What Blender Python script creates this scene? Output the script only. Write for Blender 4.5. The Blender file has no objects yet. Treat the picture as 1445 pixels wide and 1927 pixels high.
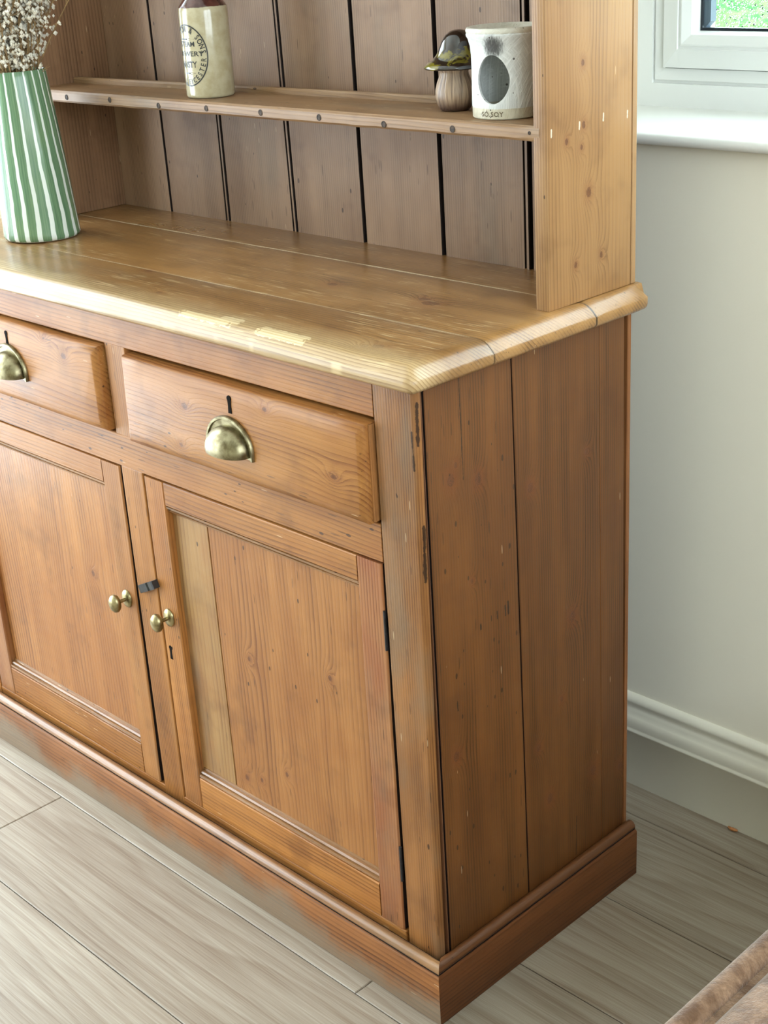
import bpy, bmesh, math, random
from mathutils import Vector, Matrix, noise as mnoise
R_ = random.Random(7)
sc = bpy.context.scene
col = sc.collection
PI = math.pi

# ------------------------------------------------------------------ camera
cam_d = bpy.data.cameras.new('camera'); cam = bpy.data.objects.new('camera', cam_d); col.objects.link(cam)
cam_d.sensor_fit = 'HORIZONTAL'; cam_d.sensor_width = 36.0
cam_d.lens = 2700.9 * 36.0 / 1445.0
cam_d.clip_start = 0.05; cam_d.clip_end = 200
Rc = ((0.7030489746815132, 0.7088849740443186, -0.056605942916434566),
      (0.23792417576390254, -0.3094819705907924, -0.920659001186817),
      (-0.6701598509209131, 0.6338004445039666, -0.3862418552671808))
cx, cy, cz = Vector(Rc[0]), -Vector(Rc[1]), -Vector(Rc[2])
M = Matrix((cx, cy, cz)).transposed().to_4x4(); M.translation = Vector((1.06996833, -1.06533372, 1.35464436))
cam.matrix_world = M
sc.camera = cam

# ------------------------------------------------------------------ daylight: overcast sky through the room's windows
SKY = 8.0
world = bpy.data.worlds.new('overcast_sky'); sc.world = world; world.use_nodes = True
bg = world.node_tree.nodes['Background']; bg.inputs[0].default_value = (0.80, 0.92, 1.0, 1); bg.inputs[1].default_value = SKY
sc.view_settings.view_transform = 'Standard'; sc.view_settings.look = 'None'
sc.view_settings.gamma = 1.0; sc.view_settings.use_curve_mapping = False
sc.view_settings.exposure = 0.30
sc.cycles.adaptive_threshold = .06; sc.cycles.adaptive_min_samples = 20; sc.cycles.max_bounces = 6; sc.cycles.diffuse_bounces = 3; sc.cycles.transparent_max_bounces = 12
sc.cycles.sample_clamp_indirect = 6.0; sc.cycles.caustics_refractive = False; sc.cycles.caustics_reflective = False

XL, XR, YF, YW, ZC = -1.95, 1.85, -3.3, 0.607, 2.45     # room shell
WT = 0.26                                            # wall thickness
# windows: (wall, a0, a1, z0, z1)
WIN = {'back_r': (-0.34, 1.10, 1.0555, 2.10), 'back_l': (-1.90, -1.36, 0.25, 2.10),
       'left': (-2.2, 0.25, 0.04, 2.30), 'right': (-1.60, 0.40, 1.08, 2.25)}
def portal(name, loc, rot, sx, sy):
    l = bpy.data.lights.new(name, 'AREA'); l.shape = 'RECTANGLE'; l.size = sx; l.size_y = sy
    l.cycles.is_portal = True
    o = bpy.data.objects.new(name, l); col.objects.link(o); o.location = loc; o.rotation_euler = rot
for k, (a0, a1, z0, z1) in WIN.items():
    ac, zc, w, h = (a0+a1)/2, (z0+z1)/2, a1-a0, z1-z0
    if k.startswith('back'): portal('daylight_portal', (ac, YW+WT+0.02, zc), (-PI/2, 0, 0), w, h)
    elif k == 'left': portal('daylight_portal', (XL-WT-0.02, ac, zc), (0, -PI/2, 0), h, w)
    elif k == 'right': portal('daylight_portal', (XR+WT+0.02, ac, zc), (0, PI/2, 0), h, w)

# ------------------------------------------------------------------ node helper
class NT:
    def __init__(s, name):
        s.m = bpy.data.materials.new(name); s.m.use_nodes = True
        s.t = s.m.node_tree; s.n = s.t.nodes; s.bsdf = s.n['Principled BSDF']; s.out = s.n['Material Output']
    def put(s, sock, v):
        if isinstance(v, bpy.types.NodeSocket): s.t.links.new(v, sock)
        elif v is not None:
            if hasattr(sock.default_value, '__len__') and not hasattr(v, '__len__'): v = (v,)*len(sock.default_value)
            if hasattr(sock.default_value, '__len__') and len(sock.default_value) == 4 and len(v) == 3: v = (*v, 1)
            sock.default_value = v
    def math(s, op, a, b=None, c=None, clamp=False):
        n = s.n.new('ShaderNodeMath'); n.operation = op; n.use_clamp = clamp
        s.put(n.inputs[0], a); s.put(n.inputs[1], b); s.put(n.inputs[2], c); return n.outputs[0]
    def vm(s, op, a, b=None):
        n = s.n.new('ShaderNodeVectorMath'); n.operation = op
        s.put(n.inputs[0], a)
        if op == 'SCALE': s.put(n.inputs[3], b)
        elif b is not None: s.put(n.inputs[1], b)
        return n.outputs['Value'] if op in ('LENGTH', 'DOT_PRODUCT') else n.outputs[0]
    def obj(s): return s.n.new('ShaderNodeTexCoord').outputs['Object']
    def rnd(s): return s.n.new('ShaderNodeObjectInfo').outputs['Random']
    def sep(s, v):
        n = s.n.new('ShaderNodeSeparateXYZ'); s.put(n.inputs[0], v); return n.outputs
    def comb(s, x, y, z):
        n = s.n.new('ShaderNodeCombineXYZ'); s.put(n.inputs[0], x); s.put(n.inputs[1], y); s.put(n.inputs[2], z); return n.outputs[0]
    def noise(s, v, scale=1., detail=2., rough=.5, dist=0., color=False):
        n = s.n.new('ShaderNodeTexNoise'); s.put(n.inputs['Vector'], v); n.inputs['Scale'].default_value = scale
        n.inputs['Detail'].default_value = detail; n.inputs['Roughness'].default_value = rough; n.inputs['Distortion'].default_value = dist
        return n.outputs['Color' if color else 0]
    def vor(s, v, scale=1., out='Distance', feat='F1'):
        n = s.n.new('ShaderNodeTexVoronoi'); n.feature = feat; s.put(n.inputs['Vector'], v); n.inputs['Scale'].default_value = scale
        return n.outputs if out is None else n.outputs[out]
    def ramp(s, f, stops, interp='LINEAR'):
        n = s.n.new('ShaderNodeValToRGB'); n.color_ramp.interpolation = interp; s.put(n.inputs[0], f)
        e = n.color_ramp.elements
        while len(e) < len(stops): e.new(0.5)
        for q, (p, c) in zip(e, stops):
            q.position = p; q.color = (c, c, c, 1) if not hasattr(c, '__len__') else (*c[:3], 1)
        return n.outputs[0]
    def ss(s, v, a, b):            # smoothstep a..b -> 0..1
        n = s.n.new('ShaderNodeMapRange'); n.interpolation_type = 'SMOOTHSTEP'
        s.put(n.inputs[0], v); n.inputs[1].default_value = a; n.inputs[2].default_value = b
        n.inputs[3].default_value = 0; n.inputs[4].default_value = 1; return n.outputs[0]
    def mix(s, f, a, b, mode='MIX'):
        n = s.n.new('ShaderNodeMix'); n.data_type = 'RGBA'; n.blend_type = mode
        s.put(n.inputs[0], f); s.put(n.inputs[6], a); s.put(n.inputs[7], b); return n.outputs[2]
    def bump(s, h, dist=.001, strength=.5):
        n = s.n.new('ShaderNodeBump'); n.inputs['Distance'].default_value = dist; n.inputs['Strength'].default_value = strength
        s.put(n.inputs['Height'], h); return n.outputs[0]
    def fin(s, color=None, rough=None, normal=None, spec=None, metal=None, coat=None, coat_r=None, sheen=None):
        b = s.bsdf.inputs
        for k, v in (('Base Color', color), ('Roughness', rough), ('Normal', normal), ('Specular IOR Level', spec), ('Metallic', metal),
                     ('Coat Weight', coat), ('Coat Roughness', coat_r), ('Sheen Weight', sheen)):
            if v is not None: s.put(b[k], v)
        return s.m

def srgb(r, g, b):
    f = lambda c: (c/255/12.92 if c/255 < .04045 else ((c/255+.055)/1.055)**2.4)
    return (f(r), f(g), f(b))

def wood(name, axis, light, dark, tint=None, tint_amt=.5, freq=230., warp=5., contrast=1.2, rough=.42, knots=(), cracks=(),
         dents=.35, fleck=None, extra=None, coat=.0, gray=0., vary=.22, auto_knots=0., smudge=.42, spec=.4):
    """pine board: growth-ring lines along `axis`, fibres, mottling, knots at given places"""
    t = NT(name); P = t.obj(); rn = t.rnd()
    off = t.comb(t.math('MULTIPLY', rn, 37.), t.math('MULTIPLY', rn, 61.), t.math('MULTIPLY', rn, 23.))
    X = t.sep(P); i = 'XYZ'.index(axis)
    L = X[i]; A = X[(i+1) % 3]; B = X[(i+2) % 3]
    lin = t.math('ADD', t.math('ADD', A, t.math('MULTIPLY', B, .83)), t.math('MULTIPLY', L, .006))
    lowv = t.vm('ADD', t.comb(t.math('MULTIPLY', A, 7.), t.math('MULTIPLY', B, 7.), t.math('MULTIPLY', L, 1.3)), off)
    n1 = t.noise(lowv, 1., 2., .45)
    # knots
    kd = None; kbump = None
    for (kx, ky, kz, kr) in knots:
        sv = [1., 1., 1.]; sv[i] = .72
        d = t.vm('LENGTH', t.vm('MULTIPLY', t.vm('SUBTRACT', P, (kx, ky, kz)), tuple(q/(kr*.8) for q in sv)))
        kd = d if kd is None else t.math('MINIMUM', kd, d)
    if auto_knots > 0:
        av = t.vm('ADD', t.comb(t.math('MULTIPLY', A, 9.), t.math('MULTIPLY', B, 9.), t.math('MULTIPLY', L, 5.)), off)
        vo = t.vor(av, 1., None)
        cell = t.sep(vo['Color'])[0]
        d = t.math('ADD', t.math('MULTIPLY', vo['Distance'], 16.), t.math('MULTIPLY', t.math('GREATER_THAN', cell, auto_knots), 50.))
        kd = d if kd is None else t.math('MINIMUM', kd, d)
    if kd is not None: kd = t.math('ADD', kd, t.math('MULTIPLY', t.math('SUBTRACT', t.noise(P, 260., 3., .6), .5), 1.1))
    ring = t.math('ADD', t.math('MULTIPLY', lin, freq), t.math('MULTIPLY', n1, warp))
    if kd is not None:
        ring = t.math('ADD', ring, t.math('MULTIPLY', t.math('EXPONENT', t.math('MULTIPLY', kd, -.45)), 5.))
    fr = t.math('FRACT', ring)
    line = t.ramp(fr, [(0., 0.), (.45, .12), (.82, .75), (.93, 1.), (1., 0.)])
    fibv = t.vm('ADD', t.comb(t.math('MULTIPLY', A, 620.), t.math('MULTIPLY', B, 620.), t.math('MULTIPLY', L, 9.)), off)
    fib = t.noise(fibv, 1., 3., .6)
    bandv = t.vm('ADD', t.comb(t.math('MULTIPLY', A, 34.), t.math('MULTIPLY', B, 34.), t.math('MULTIPLY', L, 2.2)), off)
    band = t.noise(bandv, 1., 3., .55)
    blot = t.noise(t.vm('ADD', t.comb(t.math('MULTIPLY', A, 9.), t.math('MULTIPLY', B, 9.), t.math('MULTIPLY', L, 5.)), off), 1., 3., .6)
    la = t.math('MULTIPLY', line, t.ss(band, .25, .72))
    f = t.math('ADD', t.math('MULTIPLY', la, .75*contrast), t.math('MULTIPLY', t.math('SUBTRACT', fib, .5), .55*contrast))
    f = t.math('ADD', f, t.math('MULTIPLY', t.math('SUBTRACT', band, .42), .75*contrast), clamp=True)
    c = t.mix(f, light, dark)
    if tint is not None:
        c = t.mix(t.math('MULTIPLY', t.ss(blot, .38, .68), tint_amt), c, t.mix(.75, c, tint))
    sm = t.noise(t.vm('ADD', t.vm('SCALE', P, 11.), off), 1., 3., .68)
    c = t.mix(t.math('MULTIPLY', t.ss(sm, .52, .74), smudge), c, t.mix(.7, c, srgb(80, 46, 24)))
    if gray > 0:
        g2 = t.noise(t.vm('ADD', t.comb(t.math('MULTIPLY', A, 5.), t.math('MULTIPLY', B, 5.), t.math('MULTIPLY', L, 2.)), off), 1.7, 3., .65)
        c = t.mix(t.math('MULTIPLY', t.ss(g2, .52, .72), gray), c, srgb(112, 98, 80))
    # board to board variation
    c = t.mix(1., c, t.comb(*[t.math('ADD', 1-vary/2, t.math('MULTIPLY', rn, vary))]*3), 'MULTIPLY')
    if kd is not None:
        kn = t.math('SUBTRACT', 1., t.ss(kd, .75, 1.15))
        halo = t.math('SUBTRACT', 1., t.ss(kd, .8, 3.6))
        kc = t.mix(t.math('FRACT', t.math('MULTIPLY', kd, 2.6)), srgb(58, 33, 22), srgb(112, 66, 40))
        c = t.mix(t.math('MULTIPLY', halo, .28), c, srgb(118, 62, 30))
        c = t.mix(t.math('MULTIPLY', kn, .72), c, kc)
    # little dents and worm holes, stretched along the grain
    if dents > 0:
        dv = t.vm('ADD', t.comb(t.math('MULTIPLY', A, 95.), t.math('MULTIPLY', B, 95.), t.math('MULTIPLY', L, 42.)), off)
        vo = t.vor(dv, 1., None); cs = t.sep(vo['Color'])
        r = t.math('MULTIPLY', t.math('GREATER_THAN', cs[0], 1-dents*.14), t.math('ADD', .05, t.math('MULTIPLY', cs[1], .13)))
        hole = t.math('LESS_THAN', vo['Distance'], r)
        c = t.mix(t.math('MULTIPLY', hole, .8), c, srgb(44, 27, 18))
        sv = t.vm('ADD', t.comb(t.math('MULTIPLY', A, 260.), t.math('MULTIPLY', B, 260.), t.math('MULTIPLY', L, 26.)), off)
        v2 = t.vor(sv, 1., None); c2 = t.sep(v2['Color'])
        sl = t.math('MULTIPLY', t.math('LESS_THAN', v2['Distance'], .22), t.math('GREATER_THAN', c2[0], 1-.09*dents))
        c = t.mix(t.math('MULTIPLY', sl, .55), c, srgb(60, 38, 24))
        lt = t.math('MULTIPLY', t.math('LESS_THAN', v2['Distance'], .16), t.math('GREATER_THAN', c2[1], 1-.035*dents))
        c = t.mix(t.math('MULTIPLY', lt, .5), c, srgb(228, 200, 160))
    for (p0, p1, w, *cc_) in cracks:           # hairline splits: segment p0-p1
        p0v, p1v = Vector(p0), Vector(p1); dvv = p1v-p0v
        q = t.vm('SUBTRACT', P, tuple(p0v)); h = t.math('DIVIDE', t.vm('DOT_PRODUCT', q, tuple(dvv)), dvv.length_squared, clamp=True)
        wob = t.math('MULTIPLY', t.math('SUBTRACT', t.noise(t.comb(t.math('MULTIPLY', L, 30.), 0., 0.), 1., 2.), .5), w*2.2)
        pt = t.vm('SUBTRACT', q, t.vm('SCALE', tuple(dvv), h))
        dd = t.math('ABSOLUTE', t.math('ADD', t.vm('LENGTH', pt), wob))
        thr = t.math('MULTIPLY', t.math('ADD', -.15, t.math('MULTIPLY', t.noise(P, 170., 3., .7), 1.9)), w)
        c = t.mix(t.math('MULTIPLY', t.ss(t.math('SUBTRACT', thr, dd), -.0002, .0005), .85), c, cc_[0] if cc_ else srgb(34, 22, 15))
    rgh = t.math('ADD', rough-.07, t.math('MULTIPLY', blot, .14))
    if extra: c, rgh = extra(t, P, X, c, rgh, line, fib)
    h = t.math('ADD', t.math('MULTIPLY', line, -.35), t.math('ADD', t.math('MULTIPLY', fib, .5), t.math('MULTIPLY', blot, 1.4)))
    return t.fin(c, rgh, t.bump(h, .0012, .32), spec=spec, coat=coat, coat_r=.22)

def simple(name, color, rough=.5, metal=0., spec=.5, mott=None, mscale=30., bump=0., bscale=200., coat=None):
    t = NT(name); P = t.obj(); c = color
    if mott is not None: c = t.mix(t.ss(t.noise(P, mscale, 4., .6), .35, .7), color, mott)
    nm = t.bump(t.noise(P, bscale, 3.), .001, bump) if bump else None
    return t.fin(c, rough, nm, spec, metal, coat)

# ------------------------------------------------------------------ mesh helpers
def empty(name, loc, parent=None):
    o = bpy.data.objects.new(name, None); col.objects.link(o); o.location = loc; o.empty_display_size = .05
    if parent: o.parent = parent
    return o
def tag(o, label=None, cat=None, group=None, kind=None):
    if label: o['label'] = label
    if cat: o['category'] = cat
    if group: o['group'] = group
    if kind: o['kind'] = kind
    return o
ORG = {}
def mesh_obj(name, bm, mat, parent=None, smooth=False, world=True, angle=None):
    """mesh data stays in world coordinates (so grain runs on); the object is shifted back under its parent"""
    me = bpy.data.meshes.new(name); bmesh.ops.recalc_face_normals(bm, faces=bm.faces[:]); bm.to_mesh(me); bm.free()
    o = bpy.data.objects.new(name, me); col.objects.link(o)
    for m in (mat if isinstance(mat, (list, tuple)) else [mat]): me.materials.append(m)
    if smooth:
        me.polygons.foreach_set('use_smooth', [True]*len(me.polygons))
        if angle: me.set_sharp_from_angle(angle=angle)
    if parent is not None:
        o.parent = parent
        if world: o.location = -Vector(ORG.get(parent.name, parent.location if parent.type == 'EMPTY' else (0, 0, 0)))
    return o
def sub(o): ORG[o.name] = (0, 0, 0); return o       # children of a world-coordinate part need no shift
def box8(bm, c, bev=0., seg=2):
    """c: 8 corners, bottom loop (4) then top loop (4)"""
    v = [bm.verts.new(p) for p in c]
    fs = [bm.faces.new([v[i] for i in q]) for q in ((3, 2, 1, 0), (4, 5, 6, 7), (0, 1, 5, 4), (1, 2, 6, 5), (2, 3, 7, 6), (3, 0, 4, 7))]
    if bev > 0:
        es = list({e for f in fs for e in f.edges})
        bmesh.ops.bevel(bm, geom=es, offset=bev, segments=seg, affect='EDGES', profile=.5, clamp_overlap=True)
def corners(x0, x1, y0, y1, z0, z1):
    return [(x0, y0, z0), (x1, y0, z0), (x1, y1, z0), (x0, y1, z0), (x0, y0, z1), (x1, y0, z1), (x1, y1, z1), (x0, y1, z1)]
def box(name, x0, x1, y0, y1, z0, z1, mat, parent=None, bev=.002, seg=2, smooth=True):
    bm = bmesh.new(); box8(bm, corners(x0, x1, y0, y1, z0, z1), bev, seg)
    return mesh_obj(name, bm, mat, parent, smooth=smooth and bev > 0, angle=.3)
def loft(bm, rings, closed=True, caps=True):
    vs = [[bm.verts.new(p) for p in r] for r in rings]
    n = len(rings[0])
    for a, b in zip(vs, vs[1:]):
        for i in range(n if closed else n-1):
            j = (i+1) % n; bm.faces.new((a[i], a[j], b[j], b[i]))
    if caps and closed: bm.faces.new(vs[0][::-1]); bm.faces.new(vs[-1])
    return vs
def lathe(bm, prof, seg=48, c=(0, 0, 0), fn=None, cap=True):
    rings = []
    for r, z in prof:
        ring = []
        for k in range(seg):
            a = 2*PI*k/seg; rr = r if fn is None else fn(r, z, a)
            ring.append((c[0]+rr*math.cos(a), c[1]+rr*math.sin(a), c[2]+z))
        rings.append(ring)
    return loft(bm, rings, True, cap)
def tube(bm, pts, rad, seg=6):
    rings = []
    for i, p in enumerate(pts):
        p = Vector(p); d = (Vector(pts[min(i+1, len(pts)-1)])-Vector(pts[max(i-1, 0)])).normalized()
        u = d.orthogonal().normalized(); w = d.cross(u); r = rad[i] if hasattr(rad, '__len__') else rad
        rings.append([p+u*r*math.cos(2*PI*k/seg)+w*r*math.sin(2*PI*k/seg) for k in range(seg)])
    loft(bm, rings)
def jit(x, s, a, seed=0.): return a*mnoise.noise(Vector((x*s, seed, 3.1)))

# ------------------------------------------------------------------ plain materials
WALLC = srgb(243, 237, 220)
m_wall = simple('cream_wall_paint', WALLC, .75, spec=.3, bump=.12, bscale=260.)
m_ceil = simple('white_ceiling_paint', srgb(240, 238, 232), .85, spec=.2)
m_trim = simple('satin_trim_paint', srgb(232, 227, 210), .38)
m_upvc = simple('white_upvc', srgb(240, 241, 236), .3)
m_sill = simple('white_sill_paint', srgb(238, 238, 232), .3)
m_gasket = simple('black_gasket', srgb(30, 38, 46), .45)
m_spacer = simple('grey_spacer_bar', srgb(120, 135, 150), .35)
m_dark = simple('dark_old_timber', srgb(46, 33, 26), .8, mott=srgb(30, 22, 18))
m_iron = simple('black_iron', srgb(16, 16, 18), .4, metal=.0, mott=srgb(38, 38, 40), mscale=120.)
m_brass = simple('aged_brass', srgb(150, 142, 112), .34, metal=1., mott=srgb(108, 98, 72), mscale=90., bump=.1)
m_brass2 = simple('worn_pale_brass', srgb(176, 164, 124), .36, metal=1., mott=srgb(122, 112, 80), mscale=70., bump=.1)

# ------------------------------------------------------------------ pine materials
F_L, F_D, F_T = srgb(176, 119, 62), srgb(98, 55, 23), srgb(142, 84, 37)
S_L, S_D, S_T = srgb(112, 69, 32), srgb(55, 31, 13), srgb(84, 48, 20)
H_L, H_D, H_T = srgb(160, 119, 75), srgb(102, 67, 38), srgb(130, 88, 49)
B_L, B_D, B_T = srgb(150, 119, 92), srgb(88, 65, 47), srgb(114, 82, 58)
T_L, T_D, T_T = srgb(158, 116, 68), srgb(98, 65, 34), srgb(120, 84, 46)
m_joint_dark = simple('dark_joint_face', srgb(34, 26, 24), .8, spec=.2)  # near-black, for faces inside joints, gaps and bead grooves
m_dpost = wood('darkened_bead_pine', 'Z', srgb(112, 72, 44), srgb(62, 38, 24), None, 0, 240., 4., rough=.5, dents=1.)
m_fx = wood('front_pine_x', 'X', F_L, F_D, F_T, .6, 190., 6., spec=.32, rough=.44, dents=.8, auto_knots=.05)
m_fz = wood('front_pine_z', 'Z', F_L, F_D, F_T, .55, 210., 5., spec=.32, rough=.44, dents=.8, gray=.35)
m_fzg = wood('worn_grey_pine_z', 'Z', srgb(166, 116, 68), srgb(98, 62, 34), F_T, .45, 210., 5., spec=.32, rough=.44, dents=.9, gray=.75)
m_drawer = wood('drawer_pine', 'X', srgb(176, 121, 64), srgb(112, 63, 28), F_T, .5, 150., 9., spec=.32, rough=.42, dents=.7,
                knots=[(-.405, -.016, .772, .006), (-.42, -.016, .715, .005), (-.12, -.016, .74, .005), (-.24, -.016, .80, .004), (-.69, -.016, .79, .006), (-.74, -.016, .81, .004)])
m_panel = wood('door_panel_pine', 'Z', srgb(174, 118, 64), srgb(112, 65, 30), F_T, .6, 135., 9., rough=.36, dents=.55,
               knots=[(-.395, .01, .19, .005), (-.36, .01, .20, .0035), (-.30, .01, .235, .004), (-.19, .01, .43, .004), (-.36, .01, .40, .004), (-.74, .01, .42, .005)])
m_panelg = wood('greyed_panel_pine', 'Z', srgb(162, 124, 78), srgb(112, 78, 44), F_T, .7, 120., 5., rough=.4, dents=.4, gray=.55)
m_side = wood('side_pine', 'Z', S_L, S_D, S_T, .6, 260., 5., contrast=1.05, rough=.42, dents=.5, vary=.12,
              knots=[(0, .0559, .741, .0075), (0, .1033, .7273, .007), (0, .279, .4754, .0075), (0, .198, .686, .006), (0, .0457, .3711, .0065),
                     (0, .3236, .2133, .0075), (0, .2274, .2147, .007), (0, .3862, .1885, .006), (0, .065, .757, .0035), (0, .31, .70, .004),
                     (0, .205, .307, .005), (0, .255, .36, .004), (0, .086, .60, .003)],
              cracks=[((0, .0755, .87), (0, .0775, .735), .0011), ((0, .151, .531), (0, .1508, .547), .0022), ((0, .1455, .53), (0, .145, .544), .0018),
                      ((0, .13, .532), (0, .1295, .542), .0014), ((0, .119, .533), (0, .1188, .54), .001), ((0, .099, .530), (0, .0988, .536), .0022),
                      ((0, .052, .435), (0, .0515, .448), .0018), ((0, .286, .155), (0, .284, .09), .0012)])
m_post = wood('corner_post_pine', 'Z', srgb(154, 104, 58), srgb(88, 52, 26), S_T, .5, 240., 4., rough=.38, dents=.7, gray=.55,
              cracks=[((.002, .004, .85), (.002, .0035, .80), .0022), ((-.004, 0, .815), (-.003, 0, .77), .0016), ((.002, .006, .70), (.002, .005, .63), .0026)])
m_plinth_f = None
def plinth_extra(t, P, X, c, rgh, line, fib):
    n = t.noise(P, 9., 4., .6)
    k = t.math('MULTIPLY', t.ss(t.math('ADD', t.math('MULTIPLY', X[2], -16.), t.math('MULTIPLY', n, 2.0)), .05, .85), .72)
    c = t.mix(k, c, t.mix(fib, srgb(108, 100, 88), srgb(150, 138, 118)))
    return c, t.math('ADD', rgh, .04)
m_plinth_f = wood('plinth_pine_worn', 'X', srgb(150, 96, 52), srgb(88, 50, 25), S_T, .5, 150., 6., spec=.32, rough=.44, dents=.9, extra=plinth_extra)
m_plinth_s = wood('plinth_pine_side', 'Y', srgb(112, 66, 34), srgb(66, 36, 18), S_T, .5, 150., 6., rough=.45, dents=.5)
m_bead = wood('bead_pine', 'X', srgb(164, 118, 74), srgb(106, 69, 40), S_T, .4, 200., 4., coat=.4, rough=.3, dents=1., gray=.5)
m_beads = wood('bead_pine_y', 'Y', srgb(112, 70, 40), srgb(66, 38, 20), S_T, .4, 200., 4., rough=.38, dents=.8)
def top_extra(t, P, X, c, rgh, line, fib):
    # bare, scrubbed wood with shallow chips along the front and the right-hand edge
    n = t.noise(t.comb(t.math('MULTIPLY', X[0], 9.), t.math('MULTIPLY', X[1], 26.), 0.), 1., 4., .65)
    sy = t.math('ADD', X[1], t.math('MULTIPLY', n, -.065))
    edge = t.math('SUBTRACT', 1., t.ss(sy, -.045, .012))
    bare = t.mix(t.math('MULTIPLY', line, .8), srgb(196, 168, 124), srgb(138, 102, 62))
    c = t.mix(t.math('MULTIPLY', edge, .75), c, bare)
    for (px, py, lx, ly) in ((-.345, -.012, .05, .007), (-.305, -.004, .022, .009), (-.20, -.010, .045, .0095)):
        d = t.math('MAXIMUM', t.math('DIVIDE', t.math('ABSOLUTE', t.math('SUBTRACT', X[0], px)), lx), t.math('DIVIDE', t.math('ABSOLUTE', t.math('SUBTRACT', X[1], py)), ly))
        d = t.math('ADD', d, t.math('MULTIPLY', t.math('SUBTRACT', t.noise(P, 130., 2.), .5), .9))
        c = t.mix(t.math('MULTIPLY', t.math('LESS_THAN', d, .95), .7), c, t.mix(line, srgb(240, 220, 176), srgb(206, 170, 116)))
    # fine scratches
    s = t.noise(t.comb(t.math('MULTIPLY', X[0], 14.), t.math('MULTIPLY', X[1], 330.), 0.), 1., 2., .7)
    s2 = t.noise(t.comb(t.math('MULTIPLY', X[0], 5.), t.math('MULTIPLY', X[1], 12.), 4.), 1., 3., .6)
    c = t.mix(t.math('MULTIPLY', t.math('MULTIPLY', t.ss(s, .57, .66), t.math('MULTIPLY', t.ss(s2, .40, .58), t.math('LESS_THAN', X[0], .0))), .55), c, srgb(222, 194, 146))
    for ys_, am in ((.2955, .75), (.1074, .4)):
        dl_ = t.math('ABSOLUTE', t.math('SUBTRACT', X[1], ys_))
        c = t.mix(t.math('MULTIPLY', t.math('SUBTRACT', 1., t.ss(dl_, .0014, .0026)), t.math('MULTIPLY', t.ss(n, .25, .5), am)), c, t.mix(t.ss(X[0], -.03, .0), srgb(206, 186, 152), srgb(44, 34, 28)))
    return c, rgh
m_top = wood('worktop_pine', 'X', T_L, T_D, T_T, .55, 170., 6., coat=.2, rough=.30, dents=.7, vary=.08, extra=top_extra, gray=.25,
             knots=[(-.07, .02, .9, .008), (-.085, .012, .9, .005), (-.33, .19, .9, .008), (-.62, .10, .9, .007), (-.15, .19, .9, .012), (-.17, .20, .9, .008), (-.5, .03, .9, .005)])
m_hs = wood('rack_side_pine', 'Z', H_L, H_D, H_T, .5, 190., 7., contrast=.9, rough=.42, dents=.5, auto_knots=0, cracks=[((.0015, y_, z_-.004), (.0015, y_+.0006, z_+.004), .0013, srgb(226, 212, 188)) for y_, z_ in ((.2442, 1.108), (.3415, 1.114), (.389, 1.111), (.296, 1.110))],
            knots=[(.0015, .3135, 1.03, .006), (.0015, .272, 1.095, .0035), (.0015, .304, 1.11, .004), (.0015, .30, 1.085, .003), (.0015, .288, .947, .0035), (.0015, .338, .95, .0035), (.0015, .303, 1.18, .004)])
m_hf = wood('rack_edge_pine', 'Z', srgb(162, 125, 84), srgb(114, 79, 49), H_T, .4, 260., 4., rough=.42, dents=.5)
m_sh = wood('shelf_pine', 'X', srgb(157, 123, 88), srgb(106, 76, 49), H_T, .35, 220., 4., rough=.45, dents=.8, gray=.6)
m_shb = wood('shelf_rail_pine', 'X', srgb(155, 125, 92), srgb(106, 79, 53), H_T, .4, 220., 4., rough=.45, dents=.5)
m_bb = wood('back_board_pine', 'Z', B_L, B_D, B_T, .55, 230., 5., contrast=.85, rough=.5, dents=.8, gray=.4, vary=.2, auto_knots=.06)
m_in = wood('inner_side_pine', 'Z', srgb(141, 106, 76), srgb(88, 62, 40), B_T, .5, 200., 5., rough=.5, dents=.5, auto_knots=.08)

# floor
def floor_mat():
    t = NT('grey_oak_floor'); P = t.obj(); rn = t.rnd(); X = t.sep(P)
    off = t.comb(t.math('MULTIPLY', rn, 57.), t.math('MULTIPLY', rn, 31.), 0.)
    lo = t.noise(t.vm('ADD', t.comb(t.math('MULTIPLY', X[0], .9), t.math('MULTIPLY', X[1], 7.), 0.), off), 1., 2., .5)
    ring = t.math('FRACT', t.math('ADD', t.math('MULTIPLY', X[1], 40.), t.math('MULTIPLY', lo, 7.)))
    line = t.ramp(ring, [(0., 0.), (.5, .25), (.9, 1.), (1., 0.)])
    fib = t.noise(t.vm('ADD', t.comb(t.math('MULTIPLY', X[0], 7.), t.math('MULTIPLY', X[1], 420.), 0.), off), 1., 3., .65)
    band = t.noise(t.vm('ADD', t.comb(t.math('MULTIPLY', X[0], 1.4), t.math('MULTIPLY', X[1], 22.), 0.), off), 1., 3., .6)
    f = t.math('ADD', t.math('MULTIPLY', line, .13), t.math('ADD', t.math('MULTIPLY', fib, .62), t.math('MULTIPLY', band, .5)))
    c = t.ramp(f, [(.30, srgb(186, 176, 162)), (.52, srgb(164, 152, 136)), (.75, srgb(138, 122, 105)), (.95, srgb(110, 94, 78))])
    c = t.mix(1., c, t.comb(*[t.math('ADD', .92, t.math('MULTIPLY', rn, .16))]*3), 'MULTIPLY')
    return t.fin(c, t.math('ADD', .34, t.math('MULTIPLY', fib, .14)), t.bump(t.math('SUBTRACT', 1., fib), .0008, .25), spec=.5)
m_floor = floor_mat()

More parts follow.
